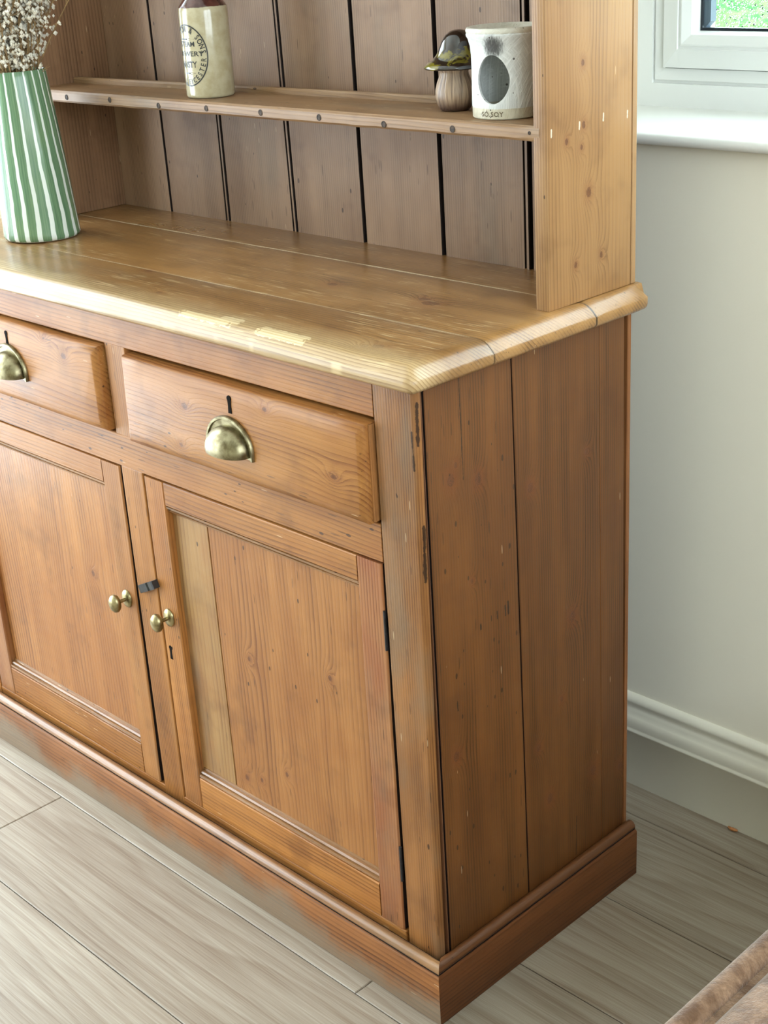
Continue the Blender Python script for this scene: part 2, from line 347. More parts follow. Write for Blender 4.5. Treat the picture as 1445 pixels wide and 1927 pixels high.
# ------------------------------------------------------------------ room shell
def wall_with_hole(name, axis, pos0, pos1, a0, a1, holes, mat):
    """wall slab between pos0..pos1 on `axis`, a0..a1 along the other, openings cut as real holes"""
    bm = bmesh.new()
    xs = sorted({a0, a1, *[h[0] for h in holes], *[h[1] for h in holes]})
    for u0, u1 in zip(xs, xs[1:]):
        hs = [h for h in holes if h[0] <= u0+1e-6 and h[1] >= u1-1e-6]
        spans = [(0, ZC)] if not hs else [(0, hs[0][2]), (hs[0][3], ZC)]
        for z0, z1 in spans:
            if z1-z0 < 1e-4: continue
            box8(bm, corners(pos0, pos1, u0, u1, z0, z1) if axis == 'x' else corners(u0, u1, pos0, pos1, z0, z1))
    o = mesh_obj(name, bm, mat); tag(o, kind='structure'); return o
w = WIN['back_r']
wall_with_hole('wall_back', 'y', YW, YW+WT, XL-WT, XR+WT, [WIN['back_l'], (w[0], w[1], w[2]-.018, w[3])], m_wall)
wall_with_hole('wall_left', 'x', XL-WT, XL, YF, YW, [WIN['left']], m_wall)
wall_with_hole('wall_right', 'x', XR, XR+WT, YF, YW, [WIN['right']], m_wall)
wall_with_hole('wall_front', 'y', YF-WT, YF, XL-WT, XR+WT, [], m_wall)
tag(box('ceiling', XL-WT, XR+WT, YF-WT, YW+WT, ZC, ZC+.1, m_ceil, bev=0), kind='structure')
floor = tag(box('floor', XL-WT, XR+WT, YF-WT, YW+WT, -.14, -.012, m_dark, bev=0), kind='structure')
# floor planks, each its own piece
PW, GAP = .1938, .0007
plank_cache = {}
def plank(x0, x1, y0, y1):
    key = (round(x1-x0, 3), round(y1-y0, 3)); 
    if key not in plank_cache:
        bm = bmesh.new(); w, d = x1-x0-2*GAP, y1-y0-2*GAP; box8(bm, corners(0, w, 0, d, -.012, 0))
        es = [e for e in bm.edges if all(v.co.z > -.001 for v in e.verts)]
        bmesh.ops.bevel(bm, geom=es, offset=.0012, segments=1, affect='EDGES')
        me = bpy.data.meshes.new('plank'); bm.to_mesh(me); bm.free(); me.materials.append(m_floor); plank_cache[key] = me
    o = bpy.data.objects.new('plank', plank_cache[key]); col.objects.link(o); o.parent = floor; o.location = (x0+GAP, y0+GAP, 0)
PLEN = 1.29
k = math.floor((YF+.058)/PW)
while -.058+k*PW < YW-.001:
    y0, y1 = max(-.058+k*PW, YF), min(-.058+(k+1)*PW, YW)
    ph = {-1: -.8315, 0: -.1107, 1: .95, 2: .78, 3: .93}.get(k, (k*.437) % PLEN)
    x = ph-math.ceil((ph-XL)/PLEN)*PLEN
    while x < XR-.001:
        a, b = max(x, XL), min(x+PLEN, XR)
        if b-a > .01 and y1-y0 > .005: plank(a, b, y0, y1)
        x += PLEN
    k += 1
# skirting boards with a torus moulding
def skirting(name, p0, p1, nrm):
    prof = [(0, 0), (.016, 0), (.016, .098), (.0185, .1005), (.0185, .1035), (.0165, .1055), (.0165, .108), (.0175, .118), (.0145, .127), (.0115, .1305),
            (.0115, .134), (.0085, .1385), (.0075, .144), (.0105, .1495), (.011, .1535), (.0085, .158), (.004, .1628), (0, .1632)]
    bm = bmesh.new(); n = Vector(nrm)
    loft(bm, [[Vector(p)+n*d+Vector((0, 0, z)) for d, z in prof] for p in (p0, p1)])
    return tag(mesh_obj(name, bm, m_trim, smooth=True, angle=.9), kind='structure')
skirting('baseboard_back', (XL, YW, 0), (XR, YW, 0), (0, -1, 0))
skirting('baseboard_right', (XR, YF, 0), (XR, YW-.02, 0), (-1, 0, 0))
skirting('baseboard_front', (XL, YF, 0), (XR, YF, 0), (0, 1, 0))

# ------------------------------------------------------------------ window in the back wall, beside the dresser
def glass_mat():
    t = NT('window_glass'); t.n.remove(t.bsdf)
    tr = t.n.new('ShaderNodeBsdfTransparent'); gl = t.n.new('ShaderNodeBsdfGlossy'); gl.inputs['Roughness'].default_value = .02
    fr = t.n.new('ShaderNodeLayerWeight'); fr.inputs[0].default_value = .5
    fac = t.math('ADD', .03, t.math('MULTIPLY', t.math('POWER', fr.outputs['Facing'], 4.), .5))
    mx = t.n.new('ShaderNodeMixShader'); t.put(mx.inputs[0], fac); t.put(mx.inputs[1], tr.outputs[0]); t.put(mx.inputs[2], gl.outputs[0])
    tr.inputs[0].default_value = (.97, .99, .98, 1); t.put(t.out.inputs[0], mx.outputs[0]); return t.m
m_glass = glass_mat()
def water_mat():
    t = NT('rain_water'); t.fin((1, 1, 1), .0); t.bsdf.inputs['Transmission Weight'].default_value = 1.; t.bsdf.inputs['IOR'].default_value = 1.33; return t.m
m_water = water_mat()
YFR = .8085
w0, w1, wz0, wz1 = WIN['back_r']
win = tag(empty('window_1', (.38, YFR, wz0)), kind='structure')
def frame_bar(name, along, a0, a1, prof, mat=m_upvc):
    """mitred frame bar: prof = (distance from opening edge inwards, y); along in L,R,B,T of rect (x0,x1,z0,z1)"""
    x0, x1, z0, z1 = a0
    rings = []
    for end in (0, 1):
        r = []
        for d, y in prof:
            if along == 'B': p = ((x0+d) if end == 0 else (x1-d), y, z0+d)
            elif along == 'T': p = ((x0+d) if end == 0 else (x1-d), y, z1-d)
            elif along == 'L': p = (x0+d, y, (z0+d) if end == 0 else (z1-d))
            else: p = (x1-d, y, (z0+d) if end == 0 else (z1-d))
            r.append(p)
        rings.append(r)
    bm = bmesh.new(); loft(bm, rings); return mesh_obj(name, bm, mat, win, smooth=False)
outer = (-.34, 1.10, wz0, wz1)
# outer frame (bottom face .0555 high, left face to the sash at x=-.238)
prof_o = [(0, .87), (0, YFR), (.034, YFR), (.0345, YFR+.004), (.039, YFR+.004), (.0395, YFR), (.056, YFR+.002), (.057, YFR+.008), (.057, .87)]
for s in 'BTLR':
    rect = outer if s in 'B' else (-.296, 1.058, wz0, wz1-.0)
    frame_bar('outer_frame_bar', s, (-.2955, 1.0555, wz0, wz1), None, prof_o)
box('frame_packer', -.34, -.2945, YFR+.003, .87, wz0, wz1, m_upvc, win, bev=.001)
box('frame_packer', 1.0545, 1.10, YFR+.003, .87, wz0, wz1, m_upvc, win, bev=.001)
sash = (-.2375, 0.9975, wz0+.058, wz1-.058)
prof_s = [(0, .86), (0, YFR-.006), (.0265, YFR-.010), (.0275, YFR-.008), (.031, YFR-.008), (.032, YFR-.010), (.034, YFR-.010), (.047, YFR-.004), (.0495, YFR+.002), (.0515, YFR+.010), (.0515, .86)]
for s in 'BTLR': frame_bar('sash_bar', s, sash, None, prof_s)
prof_g = [(.050, YFR+.0125), (.0555, YFR+.0125), (.0555, YFR+.016), (.050, YFR+.016)]
for s in 'BTLR': frame_bar('gasket', s, sash, None, prof_g, m_gasket)
prof_p = [(.0515, YFR+.020), (.064, YFR+.020), (.064, YFR+.034), (.0515, YFR+.034)]
for s in 'LTR': frame_bar('spacer_bar', s, sash, None, prof_p, m_spacer)
prof_p2 = [(.0515, YFR+.020), (.0545, YFR+.020), (.0545, YFR+.034), (.0515, YFR+.034)]
frame_bar('spacer_bar', 'B', sash, None, prof_p2, m_spacer)
gx0, gx1, gz0, gz1 = sash[0]+.045, sash[1]-.045, sash[2]+.045, sash[3]-.045
pane_in = box('pane', gx0, gx1, YFR+.0162, YFR+.0198, gz0, gz1, m_glass, win, bev=0)
pane_out = sub(box('pane', gx0, gx1, YFR+.0342, YFR+.0382, gz0, gz1, m_glass, win, bev=0))
# rain on the outer pane
bm = bmesh.new(); ro = random.Random(3)
for i in range(3600):
    x = ro.uniform(-.185, .10); z = ro.uniform(gz0+.003, gz0+.16); r = ro.choice((.0006, .0008, .001, .0012, .0016))
    rings = []
    for q, (rr, h) in enumerate(((1., 0.), (.8, .45), (.35, .7))):
        rings.append([bm.verts.new((x+r*rr*math.cos(2*PI*j/6), YFR+.0380+r*h, z+r*1.15*rr*math.sin(2*PI*j/6))) for j in range(6)])
    for a, b in zip(rings, rings[1:]):
        for j in range(6): bm.faces.new((a[j], a[(j+1) % 6], b[(j+1) % 6], b[j]))
    bm.faces.new(rings[-1]); bm.faces.new(rings[0][::-1])
tag(mesh_obj('raindrops', bm, m_water, pane_out, smooth=True), kind='stuff')
# window board (sill) with rounded nosing
bm = bmesh.new()
zs = wz0
prof = [(YFR+.03, zs-.02), (YFR+.03, zs), (.584, zs), (.5805, zs-.003), (.579, zs-.008), (.5805, zs-.0125), (.584, zs-.0155), (.607, zs-.0165), (.607, zs-.02)]
loft(bm, [[(x, y, z) for y, z in prof] for x in (-.42, 1.18)])
tag(mesh_obj('trim_1', bm, m_sill, smooth=True, angle=.8), kind='structure')
# the other windows (outside the picture): plain frames in their openings
m_curt = m_upvc
def plain_window(n, key):
    a0, a1, z0, z1 = WIN[key]
    e = empty('window_%d' % n, (0, 0, 0)); tag(e, kind='structure')
    f = .06
    for (u0, u1, v0, v1) in ((a0, a1, z0, z0+f), (a0, a1, z1-f, z1), (a0, a0+f, z0+f, z1-f), (a1-f, a1, z0+f, z1-f), ((a0+a1)/2-f/2, (a0+a1)/2+f/2, z0+f, z1-f)):
        if key.startswith('back'): box('frame_bar', u0, u1, YW+.14, YW+.20, v0, v1, m_upvc, e, bev=.004)
        elif key == 'left': box('frame_bar', XL-.20, XL-.14, u0, u1, v0, v1, m_upvc, e, bev=.004)
        elif key == 'right': box('frame_bar', XR+.14, XR+.20, u0, u1, v0, v1, m_upvc, e, bev=.004)
for n, k in enumerate(('back_l', 'left', 'right')): plain_window(n+2, k)

# ------------------------------------------------------------------ garden seen through the window
def lawn_mat():
    t = NT('wet_lawn'); P = t.obj()
    n = t.noise(P, .45, 5., .6); n2 = t.noise(P, 6., 4., .7)
    c = t.mix(t.ss(n, .35, .65), srgb(72, 104, 62), srgb(104, 122, 76)); c = t.mix(t.ss(n2, .4, .7), c, srgb(54, 82, 52))
    return t.fin(c, .9, spec=.1)
m_lawn = lawn_mat()
def leaf_mat(nm, a, b):
    t = NT(nm); P = t.obj(); return t.fin(t.mix(t.ss(t.noise(P, 9., 4., .7), .35, .65), a, b), .8, spec=.15)
m_hedge = leaf_mat('hedge_leaves', srgb(60, 110, 60), srgb(110, 145, 85))
bm = bmesh.new(); bmesh.ops.create_grid(bm, x_segments=40, y_segments=40, size=20)
for v in bm.verts: v.co = Vector((v.co.x-6, v.co.y+21.2, -.45+.06*mnoise.noise(v.co*.4)))
tag(mesh_obj('lawn', bm, m_lawn, smooth=True), 'wet green lawn outside the window', 'lawn', kind='stuff')
for i, (x, y, w, h) in enumerate(((-6.5, 11., 2.1, 1.5), (-9.2, 13.5, 1.8, 1.9), (-4.6, 14.5, 1.7, 1.6))):
    bm = bmesh.new(); bmesh.ops.create_icosphere(bm, subdivisions=4, radius=1.)
    for v in bm.verts:
        d = 1+.22*mnoise.noise(v.co*2.3+Vector((i*7, 0, 0)))+.12*mnoise.noise(v.co*7)
        v.co = Vector((v.co.x*w*d, v.co.y*w*.8*d, max(v.co.z*d, -.35)*h/1.3+.32*h))
    o = mesh_obj('garden_shrub', bm, m_hedge); o.location = (x, y, -.45)
    tag(o, ['broad rounded green shrub on the wet lawn', 'tallest rounded shrub at the back of the lawn', 'smaller rounded shrub beyond the lawn'][i], 'shrub', 'shrubs in the garden')

# ================================================================== DRESSER BASE
DB = tag(empty('dresser_cabinet', (-.575, .20, 0)), 'antique waxed pine dresser cabinet with two drawers and two panelled cupboard doors', 'dresser')
XE = -1.162                        # left end of the carcass
box('carcass_block', XE+.02, -.022, .024, .388, .03, .866, m_dark, DB, bev=0)  # solid dark box added inside the cabinet to block light
# plinth boards and their bead moulding
def ext(profile, axis, a0, a1, n, mat, name, parent, amp=.0006, seed=0., smooth=True, angle=.35):
    rings = []
    for i in range(n+1):
        a = a0+(a1-a0)*i/n; r = []
        for q, (u, w) in enumerate(profile):
            ju, jw = jit(a+q*9, 14, amp, seed), jit(a+q*5, 11, amp, seed+4)
            if axis == 'x': r.append((a, u+ju, w+jw))
            else: r.append((u+ju, a, w+jw))
        rings.append(r)
    bm = bmesh.new(); loft(bm, rings); return mesh_obj(name, bm, mat, parent, smooth=smooth, angle=angle)
yp, xp, zp = -.026, .0195, .0775
def bead_prof(o, s):   # o outer edge, s sign towards the carcass
    P_ = [(o+s*.0035, zp), (o+s*.0035, zp+.002)]
    for j in range(9):
        a = PI*(-.15+1.15*j/8); P_.append((o+s*(.0115-.0085*math.cos(a)), zp+.0035+.0092*max(math.sin(a), -.2)))
    P_ += [(o+s*.0225, zp+.004), (0. if s > 0 else 0., zp+.001)]
    return P_
def mitre_bead(name, axis, a0, a1, o, s, mit, mat, n, prof=None):
    gr = prof is None
    prof = prof or bead_prof(o, s); rings = []
    for i in range(n+1):
        r = []
        for (u, w) in prof:
            end = a1
            if mit: end = -u*(xp/.026) if axis == 'x' else a1
            start = a0 if axis == 'x' else (-u*(.026/xp))
            a = start+(end-start)*i/n
            r.append((a, u, w+jit(a, 9, .0006, 2.)) if axis == 'x' else (u, a, w+jit(a, 9, .0004, 3.)))
        rings.append(r)
    bm = bmesh.new(); loft(bm, rings); bm.normal_update()
    if gr:
        for f in bm.faces:
            c_ = f.calc_center_median(); q = -c_.y if axis == 'x' else c_.x
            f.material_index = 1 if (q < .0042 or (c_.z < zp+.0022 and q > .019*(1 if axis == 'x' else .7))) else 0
    return mesh_obj(name, bm, [mat, m_joint_dark], DB, smooth=True, angle=.6)
mitre_bead('plinth_board', 'x', XE-.02, 0, yp, 1, True, m_plinth_f, 50, [(0., .0005), (yp, .0005), (yp, zp-.003), (yp+.002, zp), (0., zp)])
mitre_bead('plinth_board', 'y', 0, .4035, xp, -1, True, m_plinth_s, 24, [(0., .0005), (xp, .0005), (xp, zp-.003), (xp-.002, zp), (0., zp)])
mitre_bead('bead_moulding', 'x', XE-.02, 0, yp, 1, True, m_bead, 50)
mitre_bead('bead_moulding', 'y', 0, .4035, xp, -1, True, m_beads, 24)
box('bottom_rail', XE+.064, -.0640, .0005, .02, .072, .0925, m_fx, DB, bev=.0015)
# corner post, beads and side planks
bm = bmesh.new()
zb, zt = .07, .8695
def post_ring(z):
    f = (z-zb)/(zt-zb); xr = -.001+.0045*f; xl = -.0585-.0055*f
    pts = [(xl, .02), (xl, .0008), (xl+.001, 0.)]
    for j in range(7):
        a = PI/2*j/6; r = .0075; pts.append((xr-r+r*math.sin(a)+jit(z, 22, .0007), r-r*math.cos(a)))
    pts += [(xr, .0090), (xr-.018, .0095), (xr-.02, .02)]
    return [(x, y, z) for x, y in pts]
loft(bm, [post_ring(zb+(zt-zb)*i/40) for i in range(41)])
mesh_obj('corner_post', bm, m_post, DB, smooth=True, angle=.6)
def sbead(name, yb0, yt0, w):
    bm = bmesh.new(); rings = []
    for i in range(21):
        f = i/20; z = zb+(zt-zb)*f; y = yb0+(yt0-yb0)*f
        rings.append([(-.012, y, z), (-.0015, y, z), (.0003, y+w*.3, z), (.0003, y+w*.7, z), (-.0015, y+w, z), (-.012, y+w, z)])
    loft(bm, rings); mesh_obj(name, bm, m_dpost, DB, smooth=True, angle=.9)
sbead('side_bead', .0142, .0118, .0028)
def splank(name, yb0, yb1, yt0, yt1, x1=0., mat=m_side):
    bm = bmesh.new()
    c = [(-.02, yb0, zb), (x1, yb0, zb), (x1, yb1, zb), (-.02, yb1, zb), (-.02, yt0, zt), (x1, yt0, zt), (x1, yt1, zt), (-.02, yt1, zt)]
    box8(bm, c, .0010, 1); bm.normal_update()
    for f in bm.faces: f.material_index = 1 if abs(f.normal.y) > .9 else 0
    mesh_obj(name, bm, [mat, m_joint_dark], DB, smooth=False)
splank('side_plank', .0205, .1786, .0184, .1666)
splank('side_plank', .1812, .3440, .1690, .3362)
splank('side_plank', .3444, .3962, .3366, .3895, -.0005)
box('back_strip', -.02, -.0005, .3975, .4045, zb, zt, wood('back_strip_pine', 'Z', srgb(150, 96, 54), srgb(100, 58, 30), S_T, .5, 260., 4., rough=.5, dents=.3), DB, bev=.0012)
box('left_side', XE, XE+.02, .0205, .4045, zb, zt, m_side, DB, bev=.001)
# face frame
box('left_stile', XE, XE+.0635, 0., .02, zb, zt, m_fz, DB, bev=.0015)
def rail(name, x0, x1, z0, z1, mat, y0=0., wav=.0005, seed=1., bev=.0012):
    ext([(.02, z0), (y0+bev, z0), (y0, z0+bev), (y0, z1-bev), (y0+bev, z1), (.02, z1)], 'x', x0, x1, max(4, int((x1-x0)*40)), mat, name, DB, wav, seed)
rail('top_rail', XE+.0637, -.0647, .8205, .8695, m_fx, seed=2.)
rail('mid_rail', XE+.0637, -.0640, .6372, .6878, m_fx, seed=5.)
box('drawer_divider', -.6038, -.5555, .0004, .02, .686, .822, m_fzg, DB, bev=.0015)
box('centre_stile', -.6028, -.5508, .0003, .02, .072, .6385, m_fz, DB, bev=.002)

# ---- drawers
def cup_pull(x, z, y, parent):
    a, h, d = .0385, .0315, .026
    bm = bmesh.new(); N, S = 28, 10
    grid = [[(x+a*math.cos(PI*u/N), y-.0015-d*math.sin(PI/2*s/S)*math.sin(PI*u/N)**.8, z+h*math.cos(PI/2*s/S)*math.sin(PI*u/N)) for u in range(N+1)] for s in range(S+1)]
    # a short lip under the front edge
    fa, fh = .0405, .0370
    grid.append([(px, py+.0005, pz-.0045) for px, py, pz in grid[-1]])
    inner = [[(x+(px-x)*.95, py+.0018*(1 if s else 0), z+(pz-z)*.95) for px, py, pz in g] for s, g in enumerate(grid)]
    V = [[bm.verts.new(p) for p in g] for g in grid]; W = [[bm.verts.new(p) for p in g] for g in inner]
    for Q in (V, W):
        for r0, r1 in zip(Q, Q[1:]):
            for i in range(N): bm.faces.new((r0[i], r0[i+1], r1[i+1], r1[i]))
    for i in range(N): bm.faces.new((V[-1][i], V[-1][i+1], W[-1][i+1], W[-1][i]))
    # flange behind the cup
    fl = []
    for rr, yy in ((.84, y-.0018), (1.04, y-.0022), (1.06, y-.0046), (1.13, y-.0046), (1.16, y-.003), (1.16, y+.0006)):
        fl.append([bm.verts.new((x+fa*rr*math.cos(PI*(u/N*1.06-.03)), yy, z+(fh+fa*(rr-1))*math.sin(PI*(u/N*1.06-.03))-(.004 if u in (0, N) else 0))) for u in range(N+1)])
    for r0, r1 in zip(fl, fl[1:]):
        for i in range(N): bm.faces.new((r0[i], r0[i+1], r1[i+1], r1[i]))
    o = mesh_obj('cup_pull', bm, m_brass, parent, smooth=True, angle=.9)
    return o
def keyhole(x, z, y, parent, s=1.):
    """solid keyhole-shaped plug, its hollow darkness given by colour alone"""
    bm = bmesh.new(); out = []
    for k in range(9):
        a = PI*(-.25+1.5*k/8); out.append((x+.0042*s*math.cos(a), z+.0075*s+.0042*s*math.sin(a)))
    out += [(x-.0026*s, z-.002*s), (x-.0034*s, z-.0125*s), (x+.0034*s, z-.0125*s), (x+.0026*s, z-.002*s)]
    loft(bm, [[(px, yy, pz) for px, pz in out] for yy in (y+.003, y-.00025)])
    return mesh_obj('keyhole', bm, m_hole, parent)  # no cut is made; the hollow's darkness is painted on the plug
m_hole = simple('dark_hollow', srgb(20, 15, 12), .9, spec=.1)
def drawer(x0, x1, z0, z1, yf, lean=0.):
    b = .0105
    def P(x, z, y): return (x, y-lean*(1-(z-z0)/(z1-z0)), z)
    loops = [[(x0, z0), (x1, z0), (x1, z1), (x0, z1)]]
    def inset(d): return [(x0+d, z0+d), (x1-d, z0+d), (x1-d, z1-d), (x0+d, z1-d)]
    bm = bmesh.new(); rings = []
    prof = [(0., .03), (0., yf+.0085), (.0008, yf+.0065), (.0035, yf+.0035), (b*.75, yf+.0008), (b, yf)]
    for d, y in prof:
        pts = inset(d); r = []
        for (p, q) in zip(pts, pts[1:]+pts[:1]):
            for i in range(12):
                f = i/12; x = p[0]+(q[0]-p[0])*f; z = p[1]+(q[1]-p[1])*f
                r.append(P(x+jit(z, 25, .0008, d*50), z+jit(x, 9, .0011, 1+d*20), y+jit(x+z, 17, .0006, 3)))
        rings.append(r)
    loft(bm, rings)
    return sub(mesh_obj('drawer', bm, m_drawer, DB, smooth=True, angle=.9))
dr = drawer(-.5478, -.0688, .6905, .8150, -.0165, .003)
# drawer-side lap seen at its right end
box('drawer_side', -.0695, -.0660, -.0065, .03, .6915, .8130, m_fzg, dr, bev=.0008)
cup_pull(-.3133, .7335, -.0165-.0015, dr)
keyhole(-.3083, .7935, -.0178, dr, .98)
dl = drawer(XE+.072, -.6090, .6915, .8165, -.0150, .001)
cup_pull(-.8435, .7405, -.0158, dl)
keyhole(-.8435, .7935, -.0158, dl, .9)
bm = bmesh.new(); box8(bm, corners(-.3178, -.3118, -.0238, -.0225, .7690, .7740), .0005, 1)

# ---- doors
def moulding(x0, x1, z0, z1, mat, parent, flip):
    n = 6; h = z1-z0
    pr = [(0., .014), (0., .0045), (.05, .0045), (.12, .0008), (.34, .0016), (.40, .0062), (.46, .0062), (.52, .0036), (.68, .0054), (.72, .0090), (.95, .0100), (1., .0125), (1., .014)]
    prof = [(y, (z1-f*h) if not flip else (z0+f*h)) for f, y in pr]
    return ext(prof, 'x', x0, x1, int((x1-x0)*60), mat, 'panel_moulding', parent, .0005, 7., angle=.5)
def knob(x, z, parent):
    bm = bmesh.new(); N = 24
    prof = [(0., 0.), (1., 0.), (1., -.0012), (.92, -.0030), (.6, -.0046), (.32, -.0054), (.30, -.010), (.32, -.0150), (.55, -.0165), (.85, -.0185), (1., -.0222), (.94, -.0262), (.7, -.0292), (.35, -.0306), (.04, -.031)]
    rings = []
    for r, y in prof:
        rx, rz = ((.0116, .0146) if y > -.005 else (.0098, .0098)) if y > -.016 else (.0118, .0146)
        rings.append([(x+r*rx*math.cos(2*PI*k/N), y, z+r*rz*math.sin(2*PI*k/N)) for k in range(N)])
    loft(bm, rings); return mesh_obj('knob', bm, m_brass2, parent, smooth=True, angle=.8)
def door(x0, x1, xs0, xs1, seam=None, gx=.0):
    """x0..x1 outer; xs0/xs1 inner edges of the stiles"""
    z0, z1 = .0945, .6345
    yb = .0105
    if seam: 
        d = sub(box('door', seam+.0012, xs1+.012, yb, .022, .130, .612, m_panel, DB, bev=.0006, seg=1))
        box('panel_board', xs0-.012, seam-.0012, yb+.0003, .022, .130, .612, m_panelg, d, bev=.0006, seg=1)
    else:
        d = sub(box('door', xs0-.012, xs1+.012, yb, .022, .130, .612, m_panel, DB, bev=.0006, seg=1))
    def stile(a, b, mat, seed):
        bm = bmesh.new(); rings = []
        for i in range(31):
            z = z0+(z1-z0)*i/30; e = .0022
            j0, j1 = jit(z, 13, .0009, seed), jit(z, 11, .0009, seed+5)-(0 if seam or seed < 20 else .0055*(1-i/30))
            rings.append([(a+j0, .022, z), (a+j0, e, z), (a+j0+e*.4, e*.35, z), (a+j0+e, 0., z), (b+j1-e, 0., z), (b+j1-e*.4, e*.35, z), (b+j1, e, z), (b+j1, .022, z)])
        loft(bm, rings); bm.normal_update()
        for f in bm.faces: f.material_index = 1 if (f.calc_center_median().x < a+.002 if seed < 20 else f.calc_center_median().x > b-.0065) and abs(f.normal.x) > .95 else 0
        mesh_obj('stile', bm, [mat, m_joint_dark], d, smooth=True, angle=.35)
    stile(x0, xs0, m_fz if seam else m_fzr, 11.); stile(xs1, x1, m_fzr if seam else m_fzg, 21.)
    for (za, zbb, fl) in ((.6000, z1, False), (z0, .1480, True)):
        e = .0020
        ext([(.022, za), (.0004, za), (.0004, zbb-e), (.0012, zbb-e*.3), (.003, zbb), (.022, zbb)], 'x', xs0+.0006, xs1-.0006, 18, m_fx, 'rail', d, .0004, 3.)
    moulding(xs0+.0005, xs1-.0005, .5840, .6000, m_bead, d, False)
    moulding(xs0+.0005, xs1-.0005, .1480, .1640, m_bead, d, True)
    return d
m_fzr = wood('reddish_stile_pine', 'Z', srgb(164, 113, 70), srgb(109, 62, 35), srgb(132, 69, 39), .7, 210., 5., rough=.36, dents=.6, gray=.45)
d_r = door(-.5480, -.0668, -.5035, -.1110, -.4238)
d_l = door(-1.0960, -.6074, -1.0480, -.6552)
knob(-.528, .4152, d_r); knob(-.634, .4137, d_l)
keyhole(-.5354, .3552, 0., d_r, .95)
def hinge(x, z0, z1, parent):
    bm = bmesh.new(); tube(bm, [(x, -.0008, z0), (x, -.0008, z1)], .0019, 10)
    for i in range(1, 3):
        z = z0+(z1-z0)*i/3
    mesh_obj('hinge', bm, m_iron, parent, smooth=True, angle=.8)
hinge(-.0657, .519, .573, d_r); hinge(-.0640, .176, .230, d_r)
# black iron turn-button between the doors
bm = bmesh.new()
c = Vector((-.5685, 0, .4548)); ax = Vector((math.cos(.46), 0, math.sin(.46))); up_ = Vector((-math.sin(.46), 0, math.cos(.46)))
prof = [(-.0265, -.0030), (-.024, -.0055), (-.010, -.0055), (-.007, -.0085), (.004, -.0085), (.007, -.0060), (.013, -.0075), (.016, -.0120), (.0255, -.0125), (.0265, -.0105), (.0265, -.0003), (-.0265, -.0003)]
loft(bm, [[c+ax*a+Vector((0, y, 0))+up_*h for a, y in prof] for h in (-.0062, .0062)])
mesh_obj('turn_latch', bm, m_iron, DB)

# ---- worktop boards (front, middle, back), nosed along the front and the right-hand end
XT, YT, CR = .0275, -.0265, .011
def top_board(y0, y1, x0, seed):
    es = [0, .0012, .003, .006, .010, .015, .020, .026]
    xs = sorted({XT-e for e in es} | {x0+(XT-.03-x0)*i/46 for i in range(47)})
    front = y0 < YT+.001
    if front: ys = sorted({y0+e for e in es} | {y0+.03+(y1-y0-.03)*i/6 for i in range(7)})
    else: ys = [y0+(y1-y0)*i/8 for i in range(9)]
    back_round = y1 > .40
    def place(x, y):
        dx = XT-x
        if front:
            dy = y-YT
            if dx < CR and dy < CR:
                a, b = CR-dx, CR-dy; m = max(a, b); l = math.hypot(a, b)
                if l > 1e-9: a, b = a*m/l, b*m/l
                x, y = XT-CR+a, YT+CR-b
                e = CR-m
                return x, y, e
        if back_round:
            dy = y1-y; r = .02
            if dx < r and dy < r:
                a, b = r-dx, r-dy; m = max(a, b); l = math.hypot(a, b)
                if l > 1e-9: a, b = a*m/l, b*m/l
                return XT-r+a, y1-r+b, r-m
        e = dx
        if front: e = min(e, y-YT)
        return x, y, e
    bm = bmesh.new(); top = []; bot = []
    for x in xs:
        tr, br = [], []
        for y in ys:
            px, py, e = place(x, y)
            w = .0245; drop = .0150*(1-min(e, w)/w)**2.1
            if XT-px > py-YT+.002 and front: drop = .0135*(1-min(e, .018)/.018)**2.0      # front nosing a little rounder
            seam = min(abs(py-y0) if not front else 1, abs(py-y1) if y1 < .40 else 1)
            drop += .0012*max(0, 1-seam/.002)
            wob = jit(px*1.0+py*.3, 6, .0006, seed)+jit(px, 31, .0004, seed+9)
            ow = jit(px, 17, .0012, seed+3)*(1 if e < .004 and front and XT-px > .02 else 0)
            tr.append(bm.verts.new((px, py+ow, .9+wob-drop)))
            br.append(bm.verts.new((px, py+ow*.6, .8700+.0055*(1-min(e, .007)/.007)**2)))
        top.append(tr); bot.append(br)
    nx, ny = len(xs), len(ys)
    for i in range(nx-1):
        for j in range(ny-1):
            bm.faces.new((top[i][j], top[i+1][j], top[i+1][j+1], top[i][j+1])); bm.faces.new((bot[i][j], bot[i][j+1], bot[i+1][j+1], bot[i+1][j]))
    for i in range(nx-1):
        bm.faces.new((top[i][0], bot[i][0], bot[i+1][0], top[i+1][0])); bm.faces.new((top[i][-1], top[i+1][-1], bot[i+1][-1], bot[i][-1]))
    for j in range(ny-1):
        bm.faces.new((top[0][j], top[0][j+1], bot[0][j+1], bot[0][j])); bm.faces.new((top[-1][j], bot[-1][j], bot[-1][j+1], top[-1][j+1]))
    mesh_obj('worktop_board', bm, m_top, DB, smooth=True, angle=.9)
top_board(YT, .1070, XE-.022, 1.); top_board(.1078, .2950, XE-.022, 2.); top_board(.2960, .4140, XE-.022, 3.)

